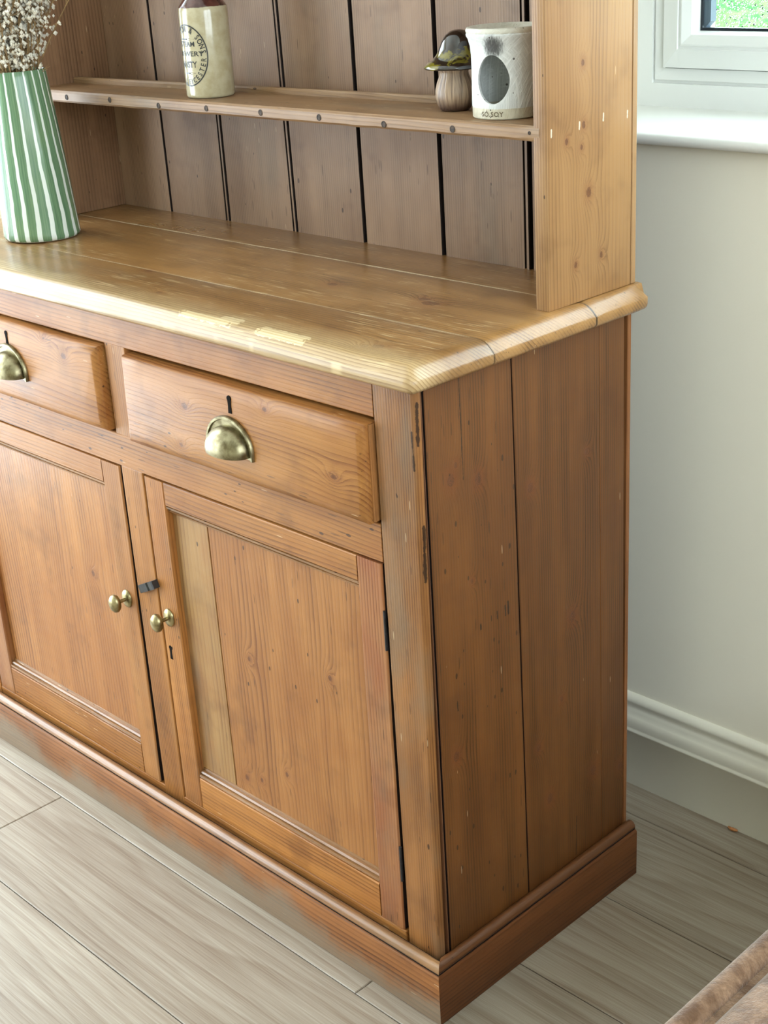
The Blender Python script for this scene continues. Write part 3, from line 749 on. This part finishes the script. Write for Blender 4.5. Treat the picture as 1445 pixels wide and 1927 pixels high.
# ================================================================== RACK ABOVE
HB = tag(empty('dresser_rack', (-.55, .32, .9)), 'open pine plate rack with boarded back standing on the dresser cabinet', 'rack')
ZR = 1.83
hx0, hx1 = -.0185, .0015
bm = bmesh.new(); box8(bm, corners(hx0, hx1, .2365, .3985, .9, ZR), .0012, 2)
for f in bm.faces: f.material_index = 1 if abs(f.calc_center_median().y-.2365) < .001 else (2 if f.calc_center_median().x < hx0+.0008 else 0)
mesh_obj('side_panel', bm, [m_hs, m_hf, m_in], HB, smooth=True, angle=.7)
box('back_strip', -.014, .0012, .4003, .4095, .9, ZR, m_hf, HB, bev=.001)
lx0, lx1 = -1.112, -1.088
box('side_panel', lx0, lx1, .2365, .3985, .9, ZR, m_in, HB, bev=.0012)
box('gap_dark_sheet', lx0, -.016, .4045, .4105, .9, ZR, m_dark, HB, bev=0)  # dark sheet added behind the boards so their gaps come out dark
seams = [(-.951, -.9565, .0035), (-.794, -.7952, .0032), (-.6276, -.6394, .0030), (-.4748, -.480, .0056), (-.3148, -.319, .0060), (-.1553, -.1565, .0060)]
edges = [(-1.0875, -1.0875, 0.)]+seams+[(-.0190, -.0190, 0.)]
def bboard(a, b):
    (b0, t0, g0), (b1, t1, g1) = a, b
    k = (ZR-.9)/(1.2417-.9)*.35+.0       # seams lean a little
    e0b, e0t = b0+g0/2, t0+g0/2; e1b, e1t = b1-g1/2, t1-g1/2
    bm = bmesh.new()
    f = (ZR-.9)/.3417
    e0t = e0b+(e0t-e0b)*min(f, 1.4); e1t = e1b+(e1t-e1b)*min(f, 1.4)
    # board with a worked bead near its right-hand edge
    worked = b0 in (-.951, -.794, -.6276) and b1 < -.5 or b1 in (-.1553,)
    def ring(z):
        q = (z-.9)/(ZR-.9); l = e0b+(e0t-e0b)*q; r = e1b+(e1t-e1b)*q; w = r-l
        pts = [(l, .4045), (l, .3935), (l+.0012, .392), (r-.0085, .392)]
        if worked: pts += [(r-.0078, .3950), (r-.0060, .3950), (r-.0052, .3922)]
        pts += [(r-.0012, .392), (r, .3935), (r, .4045)]
        return [(x, y, z) for x, y in pts]
    loft(bm, [ring(.9), ring(ZR)])
    bm.normal_update()
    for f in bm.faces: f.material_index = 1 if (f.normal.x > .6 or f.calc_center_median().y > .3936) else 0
    return mesh_obj('back_board', bm, [m_bb, m_joint_dark], HB)
for a, b in zip(edges, edges[1:]): bboard(a, b)
# loose bead strip in the third joint
# shelves
def shelf(z0, z1, nails=True, seed=0.):
    n = 60; rings = []
    for i in range(n+1):
        x = -1.0878+(1.0878-.0098)*i/n
        a = jit(x, 5, .0012, seed); b = jit(x, 19, .0009, seed+2); lo = jit(x, 24, .0011, seed+7)+jit(x, 70, .0004, seed+8)
        yb = .3915 if x < -.0190 else .2545
        yb = .3915
        rings.append([(x, yb, z0), (x, .2400+b, z0+lo), (x, .2368+b, z0+.003+lo), (x, .2360+b, (z0+z1)/2), (x, .2362+b, z1-.003+a*.4), (x, .2392+b, z1+a*.3), (x, yb, z1)])
    bm = bmesh.new(); 
    # the nosing runs on into a notch of the side panel, the board itself stops at the panel
    for r in rings[-1:]:
        pass
    for q, r in enumerate(rings):
        if r[0][0] > -.0190: rings[q] = [(p[0], min(p[1], .2372), p[2]) for p in r]
    loft(bm, rings)
    return sub(mesh_obj('shelf', bm, m_sh, HB, smooth=True, angle=.6))
s1 = shelf(1.0985, 1.1165)
m_nail = simple('old_nail_iron', srgb(48, 40, 36), .75, metal=.0, mott=srgb(84, 66, 52), mscale=300.)
for (x, z) in ((-.985, 1.1073), (-.8649, 1.1084), (-.7391, 1.1056), (-.6242, 1.1073), (-.5039, 1.1074), (-.3843, 1.1072), (-.2627, 1.1051), (-.1448, 1.106), (-.0239, 1.1085)):
    r = .0044 if x < -.03 else .0022
    bm = bmesh.new(); yb = .2360+jit(x, 19, .0009, 2.)
    loft(bm, [[(x+r*q*math.cos(2*PI*k/10), y, z+r*q*math.sin(2*PI*k/10)) for k in range(10)] for q, y in ((1., yb+.002), (1., yb-.0003), (.78, yb-.0007), (.70, yb-.0002), (.25, yb-.0002))])
    mesh_obj('nail', bm, m_nail, s1)
bm = bmesh.new()
loft(bm, [[(x, y+o, z) for o, z in ((0, 1.1158), (-.0075, 1.1158), (-.008, 1.1225), (-.006, 1.1255), (0, 1.1258))] for x, y in ((-1.0875, .3270), (-.0195, .3640))])
mesh_obj('plate_rail', bm, m_shb, s1, smooth=False)
shelf(1.445, 1.463, seed=30.)
box('top_board', lx0-.02, hx1+.02, .215, .412, ZR, ZR+.022, m_sh, HB, bev=.003)
ext([(.2365, ZR-.07), (.220, ZR-.07), (.216, ZR-.06), (.205, ZR-.02), (.190, ZR-.006), (.190, ZR+.0222), (.2365, ZR+.0222)], 'x', lx0-.03, hx1+.03, 20, m_sh, 'cornice', HB, .0003)

# ================================================================== THINGS ON THE DRESSER
# ---- striped vase
vb = Vector((-.9802, .1546, .9004))
def vase_mat():
    t = NT('green_striped_glaze'); P = t.obj(); X = t.sep(P)
    ang = t.math('ARCTAN2', X[1], X[0])
    ang = t.math('ADD', ang, t.math('MULTIPLY', X[2], .55))
    wob = t.math('MULTIPLY', t.math('SUBTRACT', t.noise(t.comb(X[0], X[1], t.math('MULTIPLY', X[2], 1.)), 22., 2.), .5), .09)
    s = t.math('FRACT', t.math('ADD', t.math('MULTIPLY', t.math('ADD', ang, wob), 18/(2*PI)), 20.22))
    tri = t.math('ABSOLUTE', t.math('SUBTRACT', s, .5))
    wd = t.math('SUBTRACT', .185, t.math('MULTIPLY', X[2], .38))
    white = t.math('SUBTRACT', 1., t.ss(t.math('SUBTRACT', tri, wd), -.015, .02))
    st = t.noise(t.comb(t.math('MULTIPLY', ang, 26.), t.math('MULTIPLY', X[2], 7.), 0.), 1., 3., .6)
    g = t.mix(t.ss(st, .3, .7), srgb(88, 122, 92), srgb(116, 148, 112))
    g = t.mix(t.math('MULTIPLY', t.ss(t.noise(P, 14., 2.), .5, .75), .3), g, srgb(140, 160, 104))
    c = t.mix(white, g, srgb(226, 234, 226))
    foot = t.math('LESS_THAN', X[2], .0018)
    c = t.mix(foot, c, srgb(222, 222, 206))
    return t.fin(c, .19, t.bump(t.noise(P, 40., 2.), .002, .12), spec=.35, coat=.15, coat_r=.08)
H_V = .2585
bm = bmesh.new()
def vr(z): f = z/H_V; return .0612-.0172*f+.0015*math.sin(f*PI)
prof = [(.02, .0), (.054, 0.), (.0590, .0015), (.0612, .006)]+[(vr(.012+(H_V-.014)*i/24), .012+(H_V-.014)*i/24) for i in range(25)]
prof += [(.0432, H_V), (.0415, H_V), (.0402, H_V-.003)]+[(vr(H_V-.01-.22*i/8)-.0045, H_V-.01-.22*i/8) for i in range(9)]+[(.02, .012)]
def dent(r, z, a):
    f = max(0, z/H_V)
    d = .0026*math.exp(-((a-(-.12))/.22)**2)*math.sin(min(1, f*1.15)*PI*.9) if a < PI else .0026*math.exp(-((a-2*PI+.12)/.22)**2)*math.sin(min(1, f*1.15)*PI*.9)
    return r-d*(r > .03)+.0008*math.sin(3*a+f*3)
lathe(bm, prof, 96, fn=dent)
for v in bm.verts: v.co += Vector((-.0035, -.0035, 0))*(v.co.z/H_V)
vase = mesh_obj('striped_vase', bm, vase_mat(), None, smooth=True, angle=1.); vase.location = vb; vase.rotation_euler = (0, 0, -.35)
tag(vase, 'tapering green glazed vase with white vertical stripes on the worktop', 'vase')

# ---- dried flowers
m_stem = simple('dried_stem', srgb(160, 132, 92), .8, mott=srgb(116, 92, 62), mscale=60., spec=.2)
m_bloom = simple('dried_white_blossom', srgb(240, 236, 224), .85, mott=srgb(214, 204, 182), mscale=120., spec=.2)
DF = tag(empty('dried_flowers', vb+Vector((0, 0, .014))), 'bunch of dried white baby\'s breath standing in the striped vase', 'dried flowers')
rf = random.Random(11); blooms = []
top = vb+Vector((-.0035, -.0035, H_V))
def curve_pts(p0, p1, p2, n): return [p0*(1-t)**2+p1*2*t*(1-t)+p2*t*t for t in [i/n for i in range(n+1)]]
def add_stem(base, mouth, tip, r0, r1, n=10):
    mid = mouth
    pts = [base]+curve_pts(mouth, mouth+(mouth-base)*.5+Vector((0, 0, .02)), tip, n)
    bm = bmesh.new(); tube(bm, pts, [r0+(r1-r0)*i/(len(pts)-1) for i in range(len(pts))], 5)
    return bm, pts
for i in range(60):
    a = rf.uniform(0, 2*PI); rr = rf.uniform(.006, .036)
    mouth = top+Vector((rr*math.cos(a), rr*math.sin(a), -.004)); base = vb+Vector((-.6*rr*math.cos(a), -.6*rr*math.sin(a), .016))
    h = rf.uniform(.03, .30); sp = rf.uniform(.25, .62)*h+.008
    tip = mouth+Vector((sp*math.cos(a+rf.uniform(-.4, .4)), sp*math.sin(a+rf.uniform(-.4, .4)), h))
    tip.y = min(tip.y, .205); bm, pts = add_stem(base, mouth, tip, .0011, .0005)
    for j in range(rf.randint(14, 22)):           # branching sprays
        t0 = rf.uniform(.02, 1.) ; q = pts[1+int(t0*(len(pts)-2))]
        d = Vector((rf.gauss(0, 1), rf.gauss(0, 1), rf.uniform(.1, 1.6))).normalized()*rf.uniform(.012, .042)
        if (q+d).y > .222: d.y = -abs(d.y)
        e = q+d; tube(bm, [q, q+d*.55+Vector((0, 0, -.002)), e], [.0005, .0004, .0003], 4)
        blooms.append(e)
        for w in range(rf.randint(2, 4)):
            e2 = q+d*rf.uniform(.5, 1.)+Vector((rf.gauss(0, .006), rf.gauss(0, .006), rf.gauss(.003, .006)))
            e2.y = min(e2.y, .226); tube(bm, [q+d*.5, e2], [.00035, .00025], 3); blooms.append(e2)
    mesh_obj('stem', bm, m_stem, DF)
# two long bare stems leaning out over the shelf
for (mouth, tip, fork) in (((-.9590, .1760, 1.160), (-.902, .2270, 1.275), True), ((-.9690, .1660, 1.160), (-.920, .2080, 1.275), False)):
    mouth, tip = Vector(mouth), Vector(tip); bm = bmesh.new()
    pts = [vb+Vector((.0, .0, .016)), mouth]+[mouth.lerp(tip, f)+Vector((0, 0, .004*math.sin(PI*f))) for f in (.25, .5, .75, 1.)]
    tube(bm, pts, [.0012, .0012, .0011, .001, .0009, .0007], 6)
    q = pts[4]; e = q+(Vector((.001, .001, .032)) if fork else Vector((-.007, -.005, .014))); tube(bm, [q, q.lerp(e, .5)+Vector((.001, 0, 0)), e], [.0007, .0006, .0005], 5)
    blooms += [e, tip]
    mesh_obj('stem', bm, m_stem, DF)
bm = bmesh.new()
for p in blooms:
    if p.z < top.z+.006: continue
    for s in range(rf.randint(1, 2)):
        c0 = p+Vector((rf.gauss(0, .0018), rf.gauss(0, .0018), rf.gauss(0, .0018))); r = rf.uniform(.0022, .0042)
        st = [bm.verts.new(c0+Vector((x, y, z)).normalized()*r*rf.uniform(.75, 1.2)) for x, y, z in ((1, 0, 0), (-1, 0, 0), (0, 1, 0), (0, -1, 0), (0, 0, 1), (0, 0, -1))]
        for f in ((0, 2, 4), (2, 1, 4), (1, 3, 4), (3, 0, 4), (2, 0, 5), (1, 2, 5), (3, 1, 5), (0, 3, 5)): bm.faces.new([st[k] for k in f])
tag(mesh_obj('blossoms', bm, m_bloom, DF), kind='stuff')

# ---- text on round things
def text_mesh(s, size, font=None, spacing=1.):
    c = bpy.data.curves.new('lettering', 'FONT'); c.body = s; c.size = size; c.align_x = 'CENTER'; c.space_character = spacing; c.resolution_u = 3; c.offset = size*.02
    o = bpy.data.objects.new('lettering', c); col.objects.link(o); bpy.context.view_layer.update()
    me = bpy.data.meshes.new_from_object(o.evaluated_get(bpy.context.evaluated_depsgraph_get()))
    bpy.data.objects.remove(o); bm = bmesh.new(); bm.from_mesh(me); bpy.data.meshes.remove(me)
    bmesh.ops.triangulate(bm, faces=bm.faces[:]); return bm
def add_mapped(dst, src, fn):
    vm_ = {v: dst.verts.new(fn(v.co.x, v.co.y)) for v in src.verts}
    for f in src.faces:
        try: dst.faces.new([vm_[v] for v in f.verts])
        except ValueError: pass
    src.free()
def view_angle(p): d = Vector((1.06996833, -1.06533372, 0))-Vector((p[0], p[1], 0)); return math.atan2(d.y, d.x)

# ---- stoneware bottle
bp = Vector((-.6722, .2846, 1.1167)); RB = .0356
def stone_mat():
    t = NT('salt_glazed_stoneware'); P = t.obj(); X = t.sep(P)
    c = t.mix(t.ss(t.noise(P, 60., 4., .6), .35, .7), srgb(186, 176, 146), srgb(172, 160, 126))
    top_ = t.ss(t.math('ADD', X[2], t.math('MULTIPLY', t.noise(P, 60., 2.), .004)), .1265, .1278)
    c = t.mix(top_, c, t.mix(t.ss(t.noise(P, 50., 3.), .4, .65), srgb(66, 34, 32), srgb(92, 54, 46)))
    return t.fin(c, .17, t.bump(t.noise(P, 90., 3.), .0012, .12), spec=.5, coat=.5, coat_r=.08)
bm = bmesh.new()
lathe(bm, [(.01, 0.), (.0320, 0.), (.0345, .0012), (RB, .004), (RB+.0002, .06), (RB, .118), (RB-.0006, .1245), (RB-.003, .1285), (.0255, .1375), (.0195, .1445), (.0165, .151), (.0155, .160), (.0155, .172),
           (.0185, .1735), (.0195, .178), (.0195, .184), (.018, .187), (.0125, .187), (.0120, .180), (.0115, .16), (.002, .158)], 64)
bottle = mesh_obj('stoneware_bottle', bm, stone_mat(), None, smooth=True, angle=.9); bottle.location = bp
tag(bottle, 'cream stoneware bottle with brown shoulder and black printed brewery oval, on the rack shelf', 'bottle')
m_ink = simple('black_print', srgb(30, 32, 34), .3, coat=.4)
va = view_angle(bp); a0 = va-math.radians(52)       # oval faces left of the viewer
RR = RB+.00045
def on_cyl(u, w): a = a0+u/RB; return (RR*math.cos(a), RR*math.sin(a), .0605+w)
bm = bmesh.new()
OW, OH = .0338, .0430
def oval(w0, w1, n=96):
    vs = [[bm.verts.new(on_cyl((OW-q)*math.cos(2*PI*k/n), (OH-q)*math.sin(2*PI*k/n))) for k in range(n)] for q in (w0, w1)]
    for k in range(n): bm.faces.new((vs[0][k], vs[0][(k+1) % n], vs[1][(k+1) % n], vs[1][k]))
oval(0., .0019)
def line_text(s, w, size, width):
    tm = text_mesh(s, size); xs_ = [v.co.x for v in tm.verts]; k = width/(max(xs_)-min(xs_)); add_mapped(bm, tm, lambda x, y: on_cyl(x*k, w+y))
line_text('STEAM', .0125, .0098, .030); line_text('BREWERY', -.0008, .0095, .055); line_text('ANSTY', -.0165, .0122, .032)
def arc_text(s, a_start, a_end, size, top=True, wx=1.):
    n = len(s)
    for i, ch in enumerate(s):
        if ch == ' ': continue
        th = a_start+(a_end-a_start)*i/(n-1); tm = text_mesh(ch, size)
        ex, ey = (OW-.0102)*math.cos(th), (OH-.0102)*math.sin(th)
        nx, ny = math.cos(th)/OW, math.sin(th)/OH; l = math.hypot(nx, ny); nx, ny = nx/l, ny/l
        if not top: nx, ny = -nx, -ny
        tx, ty = ny, -nx
        oy = 0. if top else -.0072
        add_mapped(bm, tm, lambda x, y: on_cyl(ex+tx*x*wx+nx*(y+oy), ey+ty*x*wx+ny*(y+oy)))
arc_text('TOR & SONS', math.radians(116), math.radians(8), .0112, wx=.78)
arc_text('LEICESTER', math.radians(-104), math.radians(-10), .0104, top=False, wx=.8)
for w, l in ((.0225, .016), (-.0245, .013)):      # little flourishes
    pts = [(-l, 0), (-l*.4, .0012), (0, .0006), (l*.4, .0012), (l, 0), (l*.4, -.0012), (0, -.0006), (-l*.4, -.0012)]
    bm.faces.new([bm.verts.new(on_cyl(x, w+y)) for x, y in pts])
mesh_obj('printed_oval', bm, m_ink, bottle, world=False)

# ---- mushroom ornament
mp = Vector((-.2040, .3066, 1.1167))
def mush_stem():
    t = NT('brown_bisque'); P = t.obj(); X = t.sep(P); a = t.math('ARCTAN2', X[1], X[0])
    s = t.noise(t.comb(t.math('MULTIPLY', a, 7.), t.math('MULTIPLY', X[2], 16.), 0.), 1., 3., .6)
    c = t.mix(t.ss(s, .3, .65), srgb(96, 74, 60), srgb(176, 150, 124))
    c = t.mix(t.ss(t.math('SUBTRACT', .018, X[2]), 0., .018), c, srgb(82, 60, 52))
    return t.fin(c, .35, t.bump(s, .003, .5), spec=.5)
def mush_cap():
    t = NT('dark_mottled_glaze'); P = t.obj(); X = t.sep(P)
    n = t.noise(P, 34., 4., .65, .6); n2 = t.noise(P, 90., 3., .6)
    band = t.math('MULTIPLY', t.ss(X[2], .050, .060), t.math('SUBTRACT', 1., t.ss(X[2], .070, .082)))
    k = t.math('MULTIPLY', t.ss(t.math('ADD', n, t.math('MULTIPLY', band, .13)), .62, .70), .85)
    c = t.mix(k, t.mix(t.ss(n2, .4, .7), srgb(24, 20, 18), srgb(46, 36, 30)), srgb(122, 112, 34))
    return t.fin(c, .08, None, spec=.6, coat=.8, coat_r=.04)
MO = tag(empty('mushroom_ornament', mp), 'small ceramic mushroom with glossy dark mottled cap beside the wax burner', 'ornament')
bm = bmesh.new()
lathe(bm, [(.005, 0.), (.0165, 0.), (.0195, .002), (.0225, .008), (.0248, .017), (.0246, .025), (.0222, .034), (.0188, .042), (.0180, .047), (.021, .0505), (.030, .0525), (.020, .056), (.004, .057)], 56,
      fn=lambda r, z, a: r*(1-.018*(math.cos(9*a+math.sin(3*a))**8)*(1 if .004 < z < .042 else 0)))
mesh_obj('stalk', bm, mush_stem(), MO, smooth=True, angle=1., world=False)
bm = bmesh.new()
lathe(bm, [(.018, .0515), (.030, .0508), (.0355, .0510), (.0372, .0525), (.0370, .0542), (.0335, .0575), (.0275, .0615), (.0230, .0680), (.0212, .0750), (.0192, .0830), (.0155, .0905), (.0098, .0950), (.0045, .0966), (.0005, .0968)], 56,
      fn=lambda r, z, a: r*(1+.02*math.sin(2*a+1)+.012*math.sin(5*a)))
for v in bm.verts: v.co += Vector((.010, .010, 0))*max(0, (v.co.z-.055)/.042)*.5
mesh_obj('cap', bm, mush_cap(), MO, smooth=True, angle=1.2, world=False)

# ---- wax burner
wp = Vector((-.1060, .2925, 1.1167))
def burner_mat():
    t = NT('speckled_white_stoneware'); P = t.obj(); X = t.sep(P); a = t.math('ARCTAN2', X[1], X[0])
    uv = t.comb(t.math('MULTIPLY', a, .042), X[2], 0.)
    # swooping brush marks: rings about two centres
    w = None
    for (cu, cv) in ((.10, -.045), (-.09, .02)):
        d = t.vm('LENGTH', t.vm('SUBTRACT', uv, (cu, cv, 0)))
        s = t.noise(t.comb(t.math('MULTIPLY', d, 420.), t.math('MULTIPLY', a, 3.), cu), 1., 3., .6)
        w = s if w is None else t.math('MAXIMUM', w, s)
    body = t.mix(t.ss(w, .45, .75), srgb(206, 208, 204), srgb(232, 234, 231))
    sp = t.vor(t.comb(t.math('MULTIPLY', X[0], 1.), X[1], X[2]), 210., None); sc_ = t.sep(sp['Color'])
    speck = t.math('MULTIPLY', t.math('LESS_THAN', sp['Distance'], t.math('ADD', .10, t.math('MULTIPLY', sc_[1], .2))), t.math('GREATER_THAN', sc_[0], .90))
    raw = t.mix(t.ss(t.noise(P, 120., 3.), .3, .7), srgb(196, 188, 164), srgb(208, 200, 178))
    zz = t.math('ADD', X[2], t.math('MULTIPLY', t.noise(P, 50., 2.), .002))
    c = t.mix(t.math('SUBTRACT', 1., t.ss(zz, .0135, .0145)), body, raw)
    c = t.mix(t.math('MULTIPLY', t.ss(zz, .0985, .0995), .6), c, raw)
    # sooty brushed patch over the opening
    ca = va_w-math.radians(20); du = t.math('MULTIPLY', t.math('SUBTRACT', a, math.atan2(math.sin(ca), math.cos(ca))), .042)
    n = t.noise(t.comb(t.math('MULTIPLY', a, 40.), t.math('MULTIPLY', X[2], 140.), 0.), 1., 4., .7)
    dd = t.math('ADD', t.math('POWER', t.math('DIVIDE', du, .014), 2.), t.math('POWER', t.math('DIVIDE', t.math('SUBTRACT', X[2], .084), .014), 2.))
    outer_ = t.math('GREATER_THAN', t.vm('LENGTH', t.comb(X[0], X[1], 0.)), .0375)
    soot = t.math('MULTIPLY', t.math('MULTIPLY', t.math('SUBTRACT', 1., t.ss(t.math('ADD', dd, t.math('MULTIPLY', n, 2.0)), 1.1, 2.2)), .92), outer_)
    c = t.mix(soot, c, srgb(48, 47, 46))
    c = t.mix(t.math('MULTIPLY', speck, .85), c, srgb(62, 50, 42))
    return t.fin(c, .42, t.bump(w, .0022, .5), spec=.4)
va_w = view_angle(wp)
bm = bmesh.new()
lathe(bm, [(.005, 0.), (.0395, 0.), (.0412, .0015), (.0414, .013), (.0418, .0142), (.0416, .03), (.0412, .055), (.0414, .072), (.0425, .083), (.0450, .0915), (.0468, .0945), (.0470, .0965), (.0462, .0975), (.0470, .0990), (.0472, .1010), (.0460, .1035), (.0440, .1042),
           (.0425, .1030), (.0390, .0985), (.030, .0935), (.015, .0915), (.003, .0912)], 96)
bn = mesh_obj('wax_burner', bm, burner_mat(), None, smooth=True, angle=.9); bn.location = wp
# cut the round opening
bmc = bmesh.new(); ha = va_w-math.radians(24)
rings = []
for d in (.0, .07):
    r = []
    for k in range(40):
        a = 2*PI*k/40; hx = .0205*math.cos(a); hz = .0280*math.sin(a)
        if hz > 0: hx *= 1-.10*(hz/.028)
        base = Vector((math.cos(ha)*d, math.sin(ha)*d, .0465)); tvec = Vector((-math.sin(ha), math.cos(ha), 0)); r.append(base+tvec*hx+Vector((0, 0, hz)))
    rings.append(r)
loft(bmc, rings); cut = mesh_obj('cut', bmc, m_hole); cut.location = wp
bmc = bmesh.new(); lathe(bmc, [(.003, .0035), (.036, .0035), (.0372, .006), (.0372, .080), (.034, .086), (.003, .0865)], 64)
cut2 = mesh_obj('cut', bmc, m_hole); cut2.location = wp
md = bn.modifiers.new('chamber', 'BOOLEAN'); md.object = cut2; md.operation = 'DIFFERENCE'; md.solver = 'EXACT'
md = bn.modifiers.new('cut', 'BOOLEAN'); md.object = cut; md.operation = 'DIFFERENCE'; md.solver = 'EXACT'; md.use_self = False
bpy.context.view_layer.update()
me = bpy.data.meshes.new_from_object(bn.evaluated_get(bpy.context.evaluated_depsgraph_get()))
bn.modifiers.clear(); bn.data = me; bpy.data.objects.remove(cut); bpy.data.objects.remove(cut2)
me.materials.clear(); me.materials.append(bpy.data.materials['speckled_white_stoneware'])
me.polygons.foreach_set('material_index', [0]*len(me.polygons)); me.polygons.foreach_set('use_smooth', [True]*len(me.polygons)); me.set_sharp_from_angle(angle=.7)
tag(bn, 'speckled white stoneware wax burner with round opening and stamped foot, against the rack side', 'wax burner')
bm = bmesh.new(); tm = text_mesh('SÓ.SOY', .0078, spacing=1.12)
sa = va_w-math.radians(26)
def on_burner(x, y): a = sa+x/.0414; r = .0418; return (r*math.cos(a), r*math.sin(a), .0042+y)
add_mapped(bm, tm, on_burner)
mesh_obj('stamped_lettering', bm, simple('pressed_brown_stain', srgb(100, 86, 64), .7), bn, world=False)

# ================================================================== SOFA CORNER AND ADDED SHADE PARTS, FLOOR CRUMB
def velvet():
    t = NT('brown_velvet'); P = t.obj(); n = t.noise(P, 26., 5., .7, .8); n2 = t.noise(P, 240., 3., .7)
    c = t.mix(t.ss(n, .35, .68), srgb(92, 66, 46), srgb(142, 112, 88)); c = t.mix(t.math('MULTIPLY', t.ss(n2, .4, .7), .4), c, srgb(76, 52, 36))
    t.bsdf.inputs['Sheen Roughness'].default_value = .4
    return t.fin(c, .85, t.bump(t.math('ADD', n2, n), .002, .6), spec=.15, sheen=.5)
m_vel = velvet()
fx0, fx1, fy0, fy1, fz = .512, 1.56, -.62, .50, .45  # seat extended out of view to shade floor and skirting
FS = tag(empty('velvet_sofa', ((fx0+fx1)/2, (fy0+fy1)/2, 0)), 'brown velvet sofa seat with thick piped edge beside the dresser', 'sofa')
box('shade_arm', fx0+.05, fx1-.03, fy0-.16, fy0+.012, .12, .64, m_vel, FS, bev=.04, seg=5)  # out-of-view arm, added to shade the floor by the dresser
box('shade_backrest', fx1-.02, fx1+.20, fy0, fy1, .12, .86, m_vel, FS, bev=.05, seg=5)  # out-of-view backrest, added to cut light from the right window
box('upholstered_body', fx0+.004, fx1-.004, fy0+.004, fy1-.004, .12, fz-.008, m_vel, FS, bev=.018, seg=4)
# puffed cushion top inside the piping
bm = bmesh.new(); rings = []
cxm, cym, hw, hd = (fx0+fx1)/2, (fy0+fy1)/2, (fx1-fx0)/2, (fy1-fy0)/2
def rrect(ins, z, n=12):
    r = max(.03-ins*.3, .008); pts = []
    for (sx, sy, s0) in ((1, 1, 0), (-1, 1, PI/2), (-1, -1, PI), (1, -1, 1.5*PI)):
        for k in range(n+1):
            a = s0+PI/2*k/n; pts.append((cxm+sx*(hw-ins-r)+r*math.cos(a), cym+sy*(hd-ins-r)+r*math.sin(a), z))
    return pts
loft(bm, [rrect(i, z) for i, z in ((.025, fz-.045), (.026, fz-.016), (.028, fz-.006), (.036, fz+.003), (.06, fz+.012), (.12, fz+.022), (.2, fz+.027), (.28, fz+.028))])
mesh_obj('cushion_top', bm, m_vel, FS, smooth=True, angle=1.2)
bm = bmesh.new(); loop = [Vector(p) for p in rrect(.008, fz-.010)]
ring = []
for i, p in enumerate(loop):
    d = (loop[(i+1) % len(loop)]-loop[i-1]).normalized(); u = Vector((0, 0, 1)); w = d.cross(u).normalized()
    ring.append([p+(u*math.cos(2*PI*k/12)+w*math.sin(2*PI*k/12))*.0125 for k in range(12)])
ring.append(ring[0])
loft(bm, ring, True, False); bmesh.ops.remove_doubles(bm, verts=bm.verts[:], dist=1e-6)
mesh_obj('piping', bm, m_vel, FS, smooth=True)
for sx in (fx0+.06, fx1-.06):
    for sy in (fy0+.06, fy1-.06):
        bm = bmesh.new(); lathe(bm, [(.014, 0.), (.016, .003), (.022, .10), (.024, .125)], 16, (sx, sy, 0.)); mesh_obj('leg', bm, m_dark, FS, smooth=True, angle=.8)
bm = bmesh.new(); tube(bm, [(.060, .589, .0022), (.066, .5865, .003), (.072, .5865, .0032), (.0765, .589, .0022)], [.0015, .0026, .0026, .0016], 6)
tag(mesh_obj('wood_shaving', bm, simple('orange_pine_shaving', srgb(196, 132, 82), .7)), 'tiny orange wood shaving on the floor by the skirting', 'shaving')
